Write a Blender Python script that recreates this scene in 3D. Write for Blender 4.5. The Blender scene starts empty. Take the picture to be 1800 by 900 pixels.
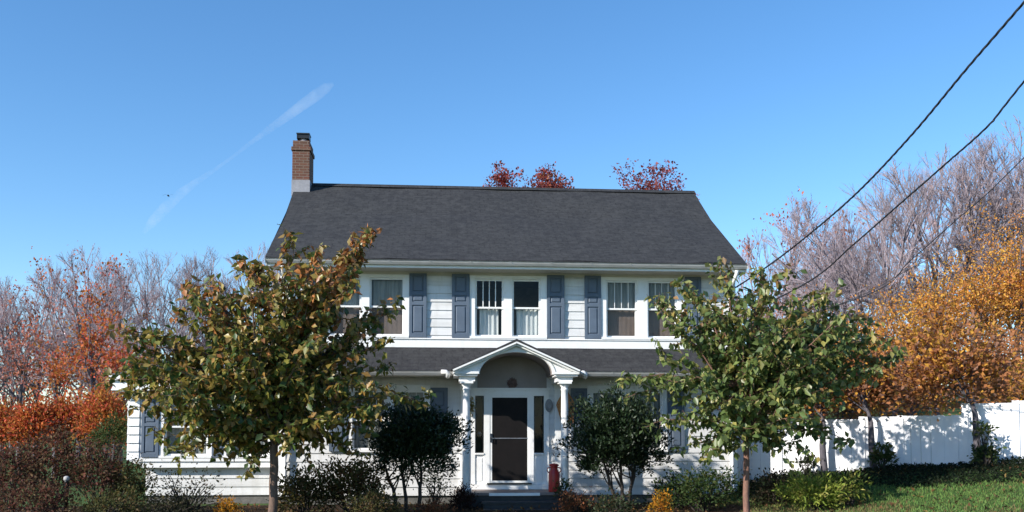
import bpy, math, random
import numpy as np
from mathutils import Vector, Matrix

R = math.radians
scene = bpy.context.scene
COL = scene.collection
rng = random.Random(7)
nrng = np.random.default_rng(7)

# ------------------------------------------------------------------ camera
CAM = Vector((-1.81, -23.0, 1.62))
YAW, PITCH, FPX, SHIFT = R(4.5), R(3.0), 1700.0, 226.0
cam_d = bpy.data.cameras.new('camera')
cam = bpy.data.objects.new('camera', cam_d)
COL.objects.link(cam)
cam.location = CAM
cam.rotation_euler = (R(90) + PITCH, 0, -YAW)
cam_d.sensor_width = 36.0
cam_d.lens = FPX / 1800 * 36.0
cam_d.shift_y = SHIFT / 1800
cam_d.clip_end = 20000
scene.camera = cam
CR = Vector((math.cos(YAW), -math.sin(YAW), 0))
CF = Vector((math.sin(YAW) * math.cos(PITCH), math.cos(YAW) * math.cos(PITCH), math.sin(PITCH)))
CU = CR.cross(CF)


def ray(u, v):
    return CR * ((u - 900) / FPX) + CU * ((450 + SHIFT - v) / FPX) + CF


def at(u, v, Y):
    d = ray(u, v)
    return CAM + d * ((Y - CAM.y) / d.y)


# ------------------------------------------------------------------ object helpers
def tag(o, label=None, cat=None, group=None, kind=None):
    if label: o['label'] = label
    if cat: o['category'] = cat
    if group: o['group'] = group
    if kind: o['kind'] = kind
    return o


def empty(name, loc, label=None, cat=None, group=None):
    o = bpy.data.objects.new(name, None)
    o.empty_display_size = 0.3
    COL.objects.link(o)
    o.location = loc
    return tag(o, label, cat, group)


def link(name, me, mat, parent=None):
    o = bpy.data.objects.new(name, me)
    if mat is not None:
        for m in (mat if isinstance(mat, (list, tuple)) else [mat]):
            me.materials.append(m)
    COL.objects.link(o)
    if parent is not None:
        o.parent = parent
        bl = Vector((0, 0, 0))
        q = parent
        while q is not None:
            bl += q.location
            q = q.parent
        o.location = -bl          # geometry is written in world coordinates
    return o


def copy_tree(o, parent=None):
    c = o.copy()
    COL.objects.link(c)
    if parent is not None:
        c.parent = parent
    for ch in list(o.children):
        copy_tree(ch, c)
    return c


class MB:
    def __init__(self):
        self.v, self.f, self.s = [], [], []

    def poly(self, pts, smooth=False):
        b = len(self.v)
        self.v += [tuple(p) for p in pts]
        self.f.append(tuple(range(b, b + len(pts))))
        self.s.append(smooth)

    def box(self, x0, x1, y0, y1, z0, z1):
        b = len(self.v)
        self.v += [(x0, y0, z0), (x1, y0, z0), (x1, y1, z0), (x0, y1, z0), (x0, y0, z1), (x1, y0, z1), (x1, y1, z1), (x0, y1, z1)]
        for q in ((0, 3, 2, 1), (4, 5, 6, 7), (0, 1, 5, 4), (1, 2, 6, 5), (2, 3, 7, 6), (3, 0, 4, 7)):
            self.f.append(tuple(b + i for i in q)); self.s.append(False)

    def prism(self, pts, dvec):                 # extrude a polygon by a vector
        n = len(pts); b = len(self.v); d = Vector(dvec)
        self.v += [tuple(p) for p in pts] + [tuple(Vector(p) + d) for p in pts]
        self.f.append(tuple(b + i for i in range(n))[::-1]); self.s.append(False)
        self.f.append(tuple(b + n + i for i in range(n))); self.s.append(False)
        for i in range(n):
            j = (i + 1) % n
            self.f.append((b + i, b + j, b + n + j, b + n + i)); self.s.append(False)

    def bar(self, a, b, w, h, up=(0, 0, 1)):    # rectangular bar from a to b
        a, b = Vector(a), Vector(b)
        d = (b - a).normalized(); s = d.cross(Vector(up)).normalized(); u = s.cross(d)
        pts = [a - s * w / 2 - u * h / 2, a + s * w / 2 - u * h / 2, a + s * w / 2 + u * h / 2, a - s * w / 2 + u * h / 2]
        self.prism(pts, b - a)

    def tube(self, pts, radii, sides=6, cap=True):
        pts = [Vector(p) for p in pts]
        b = len(self.v); n = len(pts)
        ref = Vector((0.31, 0.17, 0.93))
        for i, p in enumerate(pts):
            d = (pts[min(i + 1, n - 1)] - pts[max(i - 1, 0)])
            if d.length < 1e-9: d = Vector((0, 0, 1))
            d.normalize()
            s = d.cross(ref)
            if s.length < 0.05: s = d.cross(Vector((1, 0, 0)))
            s.normalize(); t = d.cross(s)
            r = radii[i] if hasattr(radii, '__len__') else radii
            for k in range(sides):
                a = 2 * math.pi * k / sides
                self.v.append(tuple(p + s * (math.cos(a) * r) + t * (math.sin(a) * r)))
        for i in range(n - 1):
            for k in range(sides):
                k2 = (k + 1) % sides
                self.f.append((b + i * sides + k, b + i * sides + k2, b + (i + 1) * sides + k2, b + (i + 1) * sides + k)); self.s.append(True)
        if cap:
            self.f.append(tuple(b + k for k in range(sides))[::-1]); self.s.append(False)
            self.f.append(tuple(b + (n - 1) * sides + k for k in range(sides))); self.s.append(False)

    def lathe(self, prof, cx, cy, seg=20):      # prof: list of (r, z)
        b = len(self.v)
        for r, z in prof:
            for k in range(seg):
                a = 2 * math.pi * k / seg
                self.v.append((cx + r * math.cos(a), cy + r * math.sin(a), z))
        for i in range(len(prof) - 1):
            for k in range(seg):
                k2 = (k + 1) % seg
                self.f.append((b + i * seg + k, b + i * seg + k2, b + (i + 1) * seg + k2, b + (i + 1) * seg + k)); self.s.append(True)
        self.f.append(tuple(b + k for k in range(seg))[::-1]); self.s.append(False)
        self.f.append(tuple(b + (len(prof) - 1) * seg + k for k in range(seg))); self.s.append(False)

    def build(self, name, mat, parent=None, bevel=0):
        me = bpy.data.meshes.new(name)
        me.from_pydata(self.v, [], self.f)
        me.polygons.foreach_set('use_smooth', self.s)
        me.update()
        o = link(name, me, mat, parent)
        if bevel:
            m = o.modifiers.new('bevel', 'BEVEL'); m.width = bevel; m.segments = 2; m.limit_method = 'ANGLE'
        return o


# ------------------------------------------------------------------ materials
def new_mat(name):
    m = bpy.data.materials.new(name); m.use_nodes = True
    nt = m.node_tree
    return m, nt, nt.nodes['Principled BSDF']


def mix_col(nt, fac, a, b, blend='MIX'):
    n = nt.nodes.new('ShaderNodeMix'); n.data_type = 'RGBA'; n.blend_type = blend
    for sock, val in ((0, fac), (6, a), (7, b)):
        if hasattr(val, 'is_linked'): nt.links.new(val, n.inputs[sock])
        elif sock == 0: n.inputs[0].default_value = val
        else: n.inputs[sock].default_value = (*val, 1)
    return n.outputs[2]


def noise(nt, scale, detail=6, rough=0.6, vec=None):
    n = nt.nodes.new('ShaderNodeTexNoise'); n.inputs['Scale'].default_value = scale
    n.inputs['Detail'].default_value = detail; n.inputs['Roughness'].default_value = rough
    if vec is None:
        tc = nt.nodes.new('ShaderNodeTexCoord'); vec = tc.outputs['Object']
    nt.links.new(vec, n.inputs['Vector'])
    return n.outputs['Fac']


def ramp(nt, fac, lo, hi):
    n = nt.nodes.new('ShaderNodeMapRange'); n.inputs['From Min'].default_value = lo; n.inputs['From Max'].default_value = hi
    nt.links.new(fac, n.inputs['Value'])
    return n.outputs['Result']


def bump(nt, bsdf, h, strength, dist=0.02):
    b = nt.nodes.new('ShaderNodeBump'); b.inputs['Strength'].default_value = strength; b.inputs['Distance'].default_value = dist
    nt.links.new(h, b.inputs['Height']); nt.links.new(b.outputs['Normal'], bsdf.inputs['Normal'])


def plain(name, c, c2=None, rough=0.6, scale=6, bstr=0.15, lo=0.35, hi=0.7, metal=0, spec=None, stretch=None):
    m, nt, p = new_mat(name)
    c2 = c2 or tuple(x * 0.8 for x in c)
    vec = None
    if stretch:
        tc = nt.nodes.new('ShaderNodeTexCoord'); mp = nt.nodes.new('ShaderNodeMapping'); mp.inputs['Scale'].default_value = stretch
        nt.links.new(tc.outputs['Object'], mp.inputs['Vector']); vec = mp.outputs['Vector']
    f = noise(nt, scale, vec=vec)
    nt.links.new(mix_col(nt, ramp(nt, f, lo, hi), c, c2), p.inputs['Base Color'])
    p.inputs['Roughness'].default_value = rough; p.inputs['Metallic'].default_value = metal
    if spec is not None: p.inputs['Specular IOR Level'].default_value = spec
    if bstr: bump(nt, p, noise(nt, scale * 6), bstr, 0.01)
    return m


M = {}
M['white'] = plain('white_paint', (0.80, 0.80, 0.79), (0.68, 0.67, 0.64), 0.5, 3.0, 0.05, 0.5, 0.85)
M['trim'] = plain('white_trim', (0.80, 0.80, 0.79), (0.70, 0.69, 0.66), 0.45, 5.0, 0.04, 0.5, 0.8)
M['siding'] = plain('white_siding', (0.68, 0.68, 0.68), (0.48, 0.475, 0.46), 0.55, 1.2, 0.06, 0.42, 0.85, stretch=(0.5, 1, 5.0))
_nt = M['siding'].node_tree; _p = _nt.nodes['Principled BSDF']; _src = _p.inputs['Base Color'].links[0].from_socket
_tc = _nt.nodes.new('ShaderNodeTexCoord'); _mp = _nt.nodes.new('ShaderNodeMapping'); _mp.inputs['Scale'].default_value = (3.5, 1, 0.5); _nt.links.new(_tc.outputs['Object'], _mp.inputs['Vector'])
_nt.links.new(mix_col(_nt, ramp(_nt, noise(_nt, 2.0, 6, 0.7, _mp.outputs['Vector']), 0.5, 0.95), _src, (0.40, 0.385, 0.35)), _p.inputs['Base Color'])
M['soffit'] = plain('cream_soffit', (0.55, 0.53, 0.45), (0.45, 0.43, 0.36), 0.6, 2.0, 0.03)
M['vault'] = plain('vault_shade_tone', (0.28, 0.245, 0.235), (0.23, 0.20, 0.19), 0.6, 2.0, 0.03)  # white ceiling, with the shade under the arch put into its colour
M['shutter'] = plain('blue_grey_shutter', (0.098, 0.130, 0.178), (0.080, 0.107, 0.148), 0.5, 4.0, 0.05)
M['gutter'] = plain('aged_gutter_paint', (0.48, 0.48, 0.47), (0.36, 0.355, 0.34), 0.5, 2.0, 0.05, stretch=(1.5, 1, 4))
M['vinyl'] = plain('white_vinyl', (0.80, 0.80, 0.82), (0.74, 0.74, 0.77), 0.35, 2.0, 0.0)
M['step'] = plain('slate_step', (0.035, 0.036, 0.038), (0.022, 0.023, 0.024), 0.7, 9, 0.3)
M['porch'] = plain('porch_floor', (0.22, 0.17, 0.15), (0.15, 0.12, 0.11), 0.6, 8, 0.1)
M['stone'] = plain('foundation_stone', (0.16, 0.15, 0.14), (0.08, 0.08, 0.075), 0.85, 5, 0.5)
M['black'] = plain('black_metal', (0.012, 0.012, 0.014), None, 0.4, 8, 0.05)
M['screen'] = plain('dark_door_screen', (0.011, 0.009, 0.009), (0.008, 0.007, 0.007), 0.6, 5, 0.0, spec=0.15)
M['brass'] = plain('dull_brass', (0.25, 0.2, 0.12), None, 0.4, 8, 0.05, metal=0.8)
M['grey_metal'] = plain('grey_metal', (0.22, 0.23, 0.25), (0.16, 0.16, 0.18), 0.45, 10, 0.05, metal=0.5)
M['lead'] = plain('lead_flashing', (0.30, 0.30, 0.33), (0.20, 0.20, 0.22), 0.6, 6, 0.1)
M['red'] = plain('red_enamel', (0.46, 0.026, 0.022), (0.32, 0.022, 0.02), 0.4, 9, 0.06)
M['wire'] = plain('black_cable', (0.02, 0.022, 0.03), None, 0.55, 20, 0.0)
M['pole'] = plain('weathered_pole', (0.16, 0.12, 0.09), (0.09, 0.07, 0.05), 0.85, 8, 0.3, stretch=(6, 6, 0.6))
M['bark'] = plain('young_bark', (0.17, 0.105, 0.075), (0.09, 0.06, 0.045), 0.85, 14, 0.5, stretch=(2, 2, 0.7))
M['redbark'] = plain('reddish_bark', (0.24, 0.12, 0.085), (0.11, 0.06, 0.045), 0.8, 16, 0.5, stretch=(2, 2, 0.7))
M['dkbark'] = plain('dark_bark', (0.05, 0.038, 0.03), (0.025, 0.02, 0.018), 0.9, 14, 0.5)
M['fencebark'] = plain('dark_grey_bark', (0.115, 0.105, 0.12), (0.05, 0.045, 0.055), 0.9, 10, 0.5, stretch=(2, 2, 0.6))  # darker grey bark for the trees along the fence
M['greybark'] = plain('grey_bark', (0.16, 0.14, 0.155), (0.085, 0.075, 0.085), 0.9, 10, 0.5, stretch=(2, 2, 0.6))
M['twig'] = plain('bare_twigs', (0.36, 0.295, 0.32), (0.25, 0.20, 0.22), 0.9, 2, 0.0)
M['twig_pink'] = plain('pink_twigs', (0.44, 0.31, 0.32), (0.31, 0.215, 0.22), 0.9, 2, 0.0)
M['cloth_grey'] = plain('grey_curtain', (0.36, 0.37, 0.36), (0.22, 0.23, 0.22), 0.9, 3, 0.0, stretch=(6, 1, 0.4))
M['cloth_tan'] = plain('tan_window_shade', (0.22, 0.165, 0.145), (0.18, 0.14, 0.125), 0.9, 2, 0.0)
M['cloth_white'] = plain('white_curtain', (0.85, 0.86, 0.85), (0.50, 0.52, 0.53), 0.9, 4, 0.0, stretch=(9, 1, 0.3))
M['husk'] = plain('dry_corn_husk', (0.50, 0.24, 0.08), (0.30, 0.12, 0.045), 0.8, 12, 0.3, stretch=(5, 5, 0.8))
M['clay'] = plain('brown_clay', (0.16, 0.07, 0.04), (0.10, 0.045, 0.03), 0.8, 8, 0.2)
M['fieldstone'] = plain('pale_fieldstone', (0.42, 0.41, 0.40), (0.26, 0.25, 0.25), 0.85, 6, 0.5)
M['bird'] = plain('dark_feathers', (0.03, 0.03, 0.035), None, 0.7, 8, 0.0)


def shingle_mat(name, c1, c2, scale):
    m, nt, p = new_mat(name)
    tc = nt.nodes.new('ShaderNodeTexCoord')
    bt = nt.nodes.new('ShaderNodeTexBrick')
    bt.inputs['Color1'].default_value = (*c1, 1); bt.inputs['Color2'].default_value = (*c2, 1)
    bt.inputs['Mortar'].default_value = (0.012, 0.012, 0.014, 1)
    bt.inputs['Scale'].default_value = 1.0; bt.inputs['Mortar Size'].default_value = 0.012
    bt.inputs['Brick Width'].default_value = 0.26; bt.inputs['Row Height'].default_value = 0.14
    bt.inputs['Bias'].default_value = -0.1
    nt.links.new(tc.outputs['UV'], bt.inputs['Vector'])
    n1 = noise(nt, 14, 5, 0.75)
    n2 = noise(nt, 0.7, 3)
    c = mix_col(nt, ramp(nt, n1, 0.35, 0.7), bt.outputs['Color'], (0.060, 0.061, 0.062))
    c = mix_col(nt, ramp(nt, n2, 0.3, 0.75), c, (0.030, 0.031, 0.036))
    c = mix_col(nt, 0.6, bt.outputs['Color'], c)
    n4 = noise(nt, 5.5, 6, 0.8)
    c = mix_col(nt, ramp(nt, n4, 0.45, 0.66), c, (0.052, 0.053, 0.055))
    n5 = noise(nt, 5.0, 5, 0.8)
    c = mix_col(nt, ramp(nt, n5, 0.55, 0.72), c, (0.022, 0.023, 0.027))
    nt.links.new(c, p.inputs['Base Color']); p.inputs['Roughness'].default_value = 0.9
    p.inputs['Specular IOR Level'].default_value = 0.2
    bump(nt, p, bt.outputs['Fac'], -0.6, 0.01)
    return m


M['shingle'] = shingle_mat('dark_shingles', (0.037, 0.038, 0.039), (0.020, 0.0205, 0.022), 1)
M['shingle_low'] = shingle_mat('pent_shingles', (0.036, 0.035, 0.038), (0.020, 0.020, 0.022), 1)


def brick_mat():
    m, nt, p = new_mat('red_brick')
    tc = nt.nodes.new('ShaderNodeTexCoord')
    bt = nt.nodes.new('ShaderNodeTexBrick')
    bt.inputs['Color1'].default_value = (0.135, 0.046, 0.030, 1); bt.inputs['Color2'].default_value = (0.075, 0.030, 0.022, 1)
    bt.inputs['Mortar'].default_value = (0.17, 0.14, 0.12, 1); bt.inputs['Scale'].default_value = 1
    bt.inputs['Brick Width'].default_value = 0.21; bt.inputs['Row Height'].default_value = 0.075; bt.inputs['Mortar Size'].default_value = 0.008
    nt.links.new(tc.outputs['UV'], bt.inputs['Vector'])
    c = mix_col(nt, ramp(nt, noise(nt, 5), 0.35, 0.7), bt.outputs['Color'], (0.13, 0.075, 0.04))
    c = mix_col(nt, 0.5, bt.outputs['Color'], c)
    nt.links.new(c, p.inputs['Base Color']); p.inputs['Roughness'].default_value = 0.9
    bump(nt, p, bt.outputs['Fac'], -0.5, 0.01)
    return m


M['brick'] = brick_mat()


def glass_mat(name, tint=(1, 1, 1), refl=1.0):
    m, nt, p = new_mat(name)
    nt.nodes.remove(p)
    out = nt.nodes['Material Output']
    fr = nt.nodes.new('ShaderNodeFresnel'); fr.inputs['IOR'].default_value = 1.5
    tr = nt.nodes.new('ShaderNodeBsdfTransparent'); tr.inputs['Color'].default_value = (*tint, 1)
    gl = nt.nodes.new('ShaderNodeBsdfGlossy'); gl.inputs['Roughness'].default_value = 0.03
    mx = nt.nodes.new('ShaderNodeMixShader')
    ml = nt.nodes.new('ShaderNodeMath'); ml.operation = 'MULTIPLY'; ml.inputs[1].default_value = refl; nt.links.new(fr.outputs[0], ml.inputs[0])
    m.use_transparent_shadow = True
    nt.links.new(ml.outputs[0], mx.inputs[0]); nt.links.new(tr.outputs[0], mx.inputs[1]); nt.links.new(gl.outputs[0], mx.inputs[2])
    nt.links.new(mx.outputs[0], out.inputs['Surface'])
    return m


M['glass'] = glass_mat('window_glass', (0.92, 0.94, 0.93), 0.45)


def leaf_mat(name, trans=0.3, rough=0.45, spec=0.35):
    m, nt, p = new_mat(name)
    out = nt.nodes['Material Output']
    a = nt.nodes.new('ShaderNodeAttribute'); a.attribute_name = 'leafcol'
    c = mix_col(nt, ramp(nt, noise(nt, 30, 2), 0.3, 0.7), a.outputs['Color'], (0.9, 0.85, 0.8), 'MULTIPLY')
    nt.links.new(c, p.inputs['Base Color'])
    p.inputs['Roughness'].default_value = rough; p.inputs['Specular IOR Level'].default_value = spec
    tr = nt.nodes.new('ShaderNodeBsdfTranslucent'); nt.links.new(c, tr.inputs['Color'])
    mx = nt.nodes.new('ShaderNodeMixShader'); mx.inputs[0].default_value = trans
    nt.links.new(p.outputs[0], mx.inputs[1]); nt.links.new(tr.outputs[0], mx.inputs[2]); nt.links.new(mx.outputs[0], out.inputs['Surface'])
    return m


M['leaf'] = leaf_mat('leaf', 0.38, 0.4, 0.5)
M['leaf_matte'] = leaf_mat('matte_leaf', 0.4, 0.7, 0.2)
M['leaf_dark'] = leaf_mat('evergreen_leaf', 0.08, 0.45, 0.35)


# ------------------------------------------------------------------ leaves
def leaves_mesh(name, pts, size, palette, droop=0.4, width=0.55, fold=0.25, out_center=None, colvar=0.25, clump_id=None, upn=0.5):
    """pts Nx3; one folded kite of two faces per leaf with its own colour"""
    pts = np.asarray(pts, float); n = len(pts)
    a = nrng.normal(size=(n, 3))
    if out_center is not None:
        o = pts - np.asarray(out_center); o /= (np.linalg.norm(o, axis=1, keepdims=True) + 1e-6); a = a * 0.6 + o * 0.9
    a[:, 2] -= droop * 2
    a /= np.linalg.norm(a, axis=1, keepdims=True)
    nn = nrng.normal(size=(n, 3)); nn[:, 2] = np.abs(nn[:, 2]) + upn
    s = np.cross(a, nn); s /= (np.linalg.norm(s, axis=1, keepdims=True) + 1e-9)
    nn = np.cross(s, a)
    L = size * nrng.uniform(0.65, 1.3, size=(n, 1)); W = L * width * 0.5
    v = np.empty((n, 4, 3))
    v[:, 0] = pts; v[:, 2] = pts + a * L
    mid = pts + a * L * 0.45 + nn * (L * fold * 0.4)
    v[:, 1] = mid + s * W; v[:, 3] = mid - s * W
    cols = np.array([p[:3] for p in palette]); wts = np.array([p[3] for p in palette], float); wts /= wts.sum()
    idx = nrng.choice(len(cols), size=n, p=wts)
    if clump_id is not None:
        nc = int(clump_id.max()) + 1
        cidx = nrng.choice(len(cols), size=nc, p=wts)
        use = nrng.random(n) < 0.6
        idx = np.where(use, cidx[clump_id], idx)
    c = cols[idx] * nrng.uniform(1 - colvar, 1 + colvar, size=(n, 1))
    me = bpy.data.meshes.new(name)
    me.vertices.add(n * 4); me.vertices.foreach_set('co', v.reshape(-1))
    f = np.arange(n)[:, None] * 4 + np.array([0, 1, 2, 0, 2, 3])[None, :]
    me.loops.add(n * 6); me.loops.foreach_set('vertex_index', f.reshape(-1).astype(np.int32))
    me.polygons.add(n * 2)
    me.polygons.foreach_set('loop_start', np.arange(0, n * 6, 3, dtype=np.int32))
    me.update(calc_edges=True); me.validate()
    ca = me.color_attributes.new('leafcol', 'FLOAT_COLOR', 'POINT')
    cc = np.ones((n, 4, 4)); cc[:, :, :3] = c[:, None, :]
    ca.data.foreach_set('color', cc.reshape(-1))
    return me


def clumps(center, rad, nclump, per, cr, shell=0.6, flat_bottom=-1.0, seed_noise=0.25):
    """clump centres through an uneven ellipsoid, leaves gathered round each"""
    d = nrng.normal(size=(nclump * 3, 3)); d /= np.linalg.norm(d, axis=1, keepdims=True)
    d = d[d[:, 2] > flat_bottom][:nclump]
    r = nrng.uniform(shell, 1.0, size=(len(d), 1)) ** 0.8
    ph = nrng.uniform(0, 6.28, 4)
    lump = 1 + seed_noise * (np.sin(3 * d[:, :1] * 2 + ph[0]) * np.sin(3.1 * d[:, 1:2] * 2 + ph[1]) + np.sin(5 * d[:, 2:] + ph[2]) * 0.6)
    c = np.asarray(center) + d * r * lump * np.asarray(rad)
    k = len(c)
    pts = np.repeat(c, per, axis=0) + np.clip(nrng.normal(size=(k * per, 3)), -1.7, 1.7) * cr * np.repeat(nrng.uniform(0.5, 1.3, (k, 1)), per, axis=0)
    return pts, np.repeat(np.arange(k), per), c


# ------------------------------------------------------------------ ground
FX0, FY0, FX1, FY1 = 5.45, 1.25, 11.1, -2.7


def fence_y(x):
    return FY0 + (x - FX0) * (FY1 - FY0) / (FX1 - FX0)


def sm(x, a, b):
    t = np.clip((x - a) / (b - a), 0, 1)
    return t * t * (3 - 2 * t)


def H(x, y):
    x = np.asarray(x, float); y = np.asarray(y, float)
    fy = fence_y(np.clip(x, 4, 16))
    top = 0.62 + 0.10 * np.clip(x - 6.8, -2, 6)
    bank = sm(x, 3.6, 7.2) * top * (0.16 + 0.84 * sm(y - fy, -6.5, -0.9))
    hill = sm(x, 6, 26) * np.clip(y - 4, 0, 60) * 0.13
    hill = hill / (1 + hill / 14)
    back = sm(y, 60, 200) * 3.0
    rough = 0.03 * np.sin(x * 1.3 + 0.5) * np.cos(y * 1.1)
    far = sm(-y, 8, 14) * -0.15
    return bank + hill + back + rough * sm(np.abs(x) + np.abs(y), 5, 9) + far


def grid_mesh(name, xs, ys, mat, lift=0.0):
    X, Y = np.meshgrid(xs, ys)
    Z = H(X, Y) + lift
    v = np.stack([X, Y, Z], -1).reshape(-1, 3)
    nx, ny = len(xs), len(ys)
    f = [(j * nx + i, j * nx + i + 1, (j + 1) * nx + i + 1, (j + 1) * nx + i) for j in range(ny - 1) for i in range(nx - 1)]
    me = bpy.data.meshes.new(name); me.from_pydata(v.tolist(), [], f)
    me.polygons.foreach_set('use_smooth', [True] * len(f)); me.update()
    return link(name, me, mat)


def ground_mat():
    m, nt, p = new_mat('lawn_ground')
    n1 = noise(nt, 0.9, 5); n2 = noise(nt, 9, 6, 0.7); n3 = noise(nt, 60, 3, 0.7)
    c = mix_col(nt, ramp(nt, n2, 0.35, 0.65), (0.055, 0.110, 0.030), (0.090, 0.160, 0.050))
    c = mix_col(nt, ramp(nt, n1, 0.52, 0.68), c, (0.095, 0.070, 0.035))
    c = mix_col(nt, ramp(nt, n3, 0.3, 0.75), c, (0.04, 0.06, 0.02))
    nt.links.new(c, p.inputs['Base Color']); p.inputs['Roughness'].default_value = 0.95; p.inputs['Specular IOR Level'].default_value = 0.1
    bump(nt, p, n3, 0.8, 0.03)
    return m


def mulch_mat():
    m, nt, p = new_mat('dark_mulch')
    n2 = noise(nt, 22, 6, 0.75); n3 = noise(nt, 70, 3, 0.7)
    c = mix_col(nt, ramp(nt, n2, 0.35, 0.7), (0.022, 0.015, 0.011), (0.075, 0.045, 0.025))
    nt.links.new(c, p.inputs['Base Color']); p.inputs['Roughness'].default_value = 0.95; p.inputs['Specular IOR Level'].default_value = 0.1
    bump(nt, p, n3, 1.0, 0.04)
    return m


near = np.arange(-16, 20.01, 0.4)
xs = np.concatenate([-np.geomspace(16.5, 3000, 26)[::-1], near, np.geomspace(20.5, 3000, 26)])
yn = np.arange(-12, 14.01, 0.4)
ys = np.concatenate([-np.geomspace(12.5, 3000, 22)[::-1], yn, np.geomspace(14.5, 4000, 34)])
g = grid_mesh('ground', xs, ys, ground_mat()); tag(g, kind='structure')
mb_ = grid_mesh('mulch_bed', np.arange(-11.5, 5.21, 0.35), np.arange(-5.6, -0.05, 0.3), mulch_mat(), 0.012); tag(mb_, kind='structure')

# ------------------------------------------------------------------ HOUSE
house = empty('house', (0, 0, 0), 'white clapboard house with dark shingle roof, blue grey shutters and arched portico', 'house')
WX = 5.40        # half width of the walls


def lap(mb, x0, x1, z0, z1, Y, openings=(), e=0.2, proud=0.022, clip=None):
    """clapboards on a wall facing -y, cut round openings (x0,x1,z0,z1)"""
    k = 0
    z = z0
    while z < z1 - 1e-6:
        zt = min(z + e, z1)
        cuts = sorted({z, zt} | {q for o in openings for q in (o[2], o[3]) if z < q < zt})
        for a, b in zip(cuts[:-1], cuts[1:]):
            spans = [(x0, x1)]
            for o in openings:
                if o[2] <= a + 1e-6 and o[3] >= b - 1e-6:
                    ns = []
                    for s in spans:
                        if o[1] <= s[0] or o[0] >= s[1]: ns.append(s); continue
                        if s[0] < o[0]: ns.append((s[0], o[0]))
                        if o[1] < s[1]: ns.append((o[1], s[1]))
                    spans = ns
            pa = Y - proud * (1 - (a - z) / e); pb = Y - proud * (1 - (b - z) / e)
            for s in spans:
                sx0, sx1 = s
                if clip:
                    lo, hi = clip((a + b) / 2); sx0, sx1 = max(sx0, lo), min(sx1, hi)
                    if sx1 <= sx0: continue
                mb.poly([(sx0, pa, a), (sx1, pa, a), (sx1, pb, b), (sx0, pb, b)])
                if abs(a - z) < 1e-6:
                    mb.poly([(sx0, Y + 0.002, a), (sx1, Y + 0.002, a), (sx1, pa, a), (sx0, pa, a)])
        z += e


UW = [(-4.36, -3.58), (-3.39, -2.57), (-0.89, -0.20), (0.0, 0.69), (2.28, 3.04), (3.29, 4.02)]
UZ = (3.98, 5.36)
LW = [(-3.77, -2.99), (-2.84, -2.06), (1.92, 2.70), (2.86, 3.64)]
LZ = (1.28, 2.68)
DOOR = (-0.88, 0.76, 0.34, 2.56)
ops = [(a, b, *UZ) for a, b in UW] + [(a, b, *LZ) for a, b in LW] + [DOOR]

# roof profile (Y, z) from the front eave to the ridge and down behind
RP = [(-0.66, 5.70), (2.3, 7.42), (4.0, 8.60), (5.7, 7.42), (8.66, 5.70)]


def roof_z(y):
    for (a, za), (b, zb) in zip(RP[:-1], RP[1:]):
        if a <= y <= b: return za + (zb - za) * (y - a) / (b - a)
    return 5.7


w = MB()
lap(w, -WX, WX, 0.2, 5.60, 0.0, ops)
wall_front = w.build('front_wall', M['siding'], house)
# side and rear walls
w = MB()
for sx, sgn in ((-WX, -1), (WX, 1)):
    z = 0.2
    while z < 8.4:
        zt = z + 0.2; zm = (z + zt) / 2
        if zm < 5.75: y0, y1 = 0.0, 8.0
        else:
            ysamp = [y for y in np.linspace(0, 8, 161) if roof_z(y) - 0.1 > zt]
            if not ysamp: break
            y0, y1 = min(ysamp), max(ysamp)
        p = sx + sgn * 0.022
        pts = [(p, y0, z), (p, y1, z), (sx, y1, zt), (sx, y0, zt)]
        w.poly(pts if sgn > 0 else pts[::-1])
        w.poly([(sx, y0, z), (sx, y1, z), (p, y1, z), (p, y0, z)])
        z = zt
z = 0.2
while z < 5.6:
    w.poly([(WX, 8.02, z), (-WX, 8.02, z), (-WX, 8.0, z + 0.2), (WX, 8.0, z + 0.2)]); z += 0.2
w.build('side_wall', M['siding'], house)

# foundation
w = MB()
w.box(-WX + 0.03, WX - 0.03, 0.03, 7.97, -0.3, 0.2)
w.build('foundation', M['stone'], house)
# upper floor slab keeps the rooms dark
w = MB(); w.box(-WX + 0.02, WX - 0.02, 0.12, 7.9, 3.0, 3.2); w.build('interior_floor', M['porch'], house); w = MB(); w.box(-WX + 0.02, WX - 0.02, 0.12, 7.9, 5.5, 5.58)
w.build('interior_ceiling', M['porch'], house); w = MB(); w.box(-WX + 0.05, WX - 0.05, 2.2, 2.3, 0.2, 5.5)
w.build('interior_wall', M['porch'], house)

# trim: corner boards, water band, frieze
w = MB()
for s in (-1, 1):
    w.box(s * WX - 0.07, s * WX + 0.07, -0.045, 0.07, 0.18, 5.5)
w.box(-WX + 0.07, WX - 0.07, -0.05, 0.0, 3.70, 3.895)
w.box(-WX + 0.07, WX - 0.07, -0.075, 0.0, 3.895, 3.925)
w.box(-WX + 0.07, WX - 0.07, -0.035, 0.0, 5.50, 5.60)
w.build('trim_board', M['trim'], house, 0.004)


def uv_roof(o, tscale=1.0):
    me = o.data; uv = me.uv_layers.new(name='UVMap')
    for p in me.polygons:
        nrm = p.normal
        for li in p.loop_indices:
            co = me.vertices[me.loops[li].vertex_index].co
            if abs(nrm.x) > 0.8: uv.data[li].uv = (co.y, co.z)
            elif abs(nrm.y) > 0.9: uv.data[li].uv = (co.x, co.z)
            elif abs(nrm.x) > abs(nrm.y): uv.data[li].uv = (co.y, math.hypot(co.x, co.z) if False else co.z / max(0.2, math.sqrt(1 - nrm.z ** 2)))
            else: uv.data[li].uv = (co.x, co.z / max(0.2, math.sqrt(1 - nrm.z ** 2)))


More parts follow.
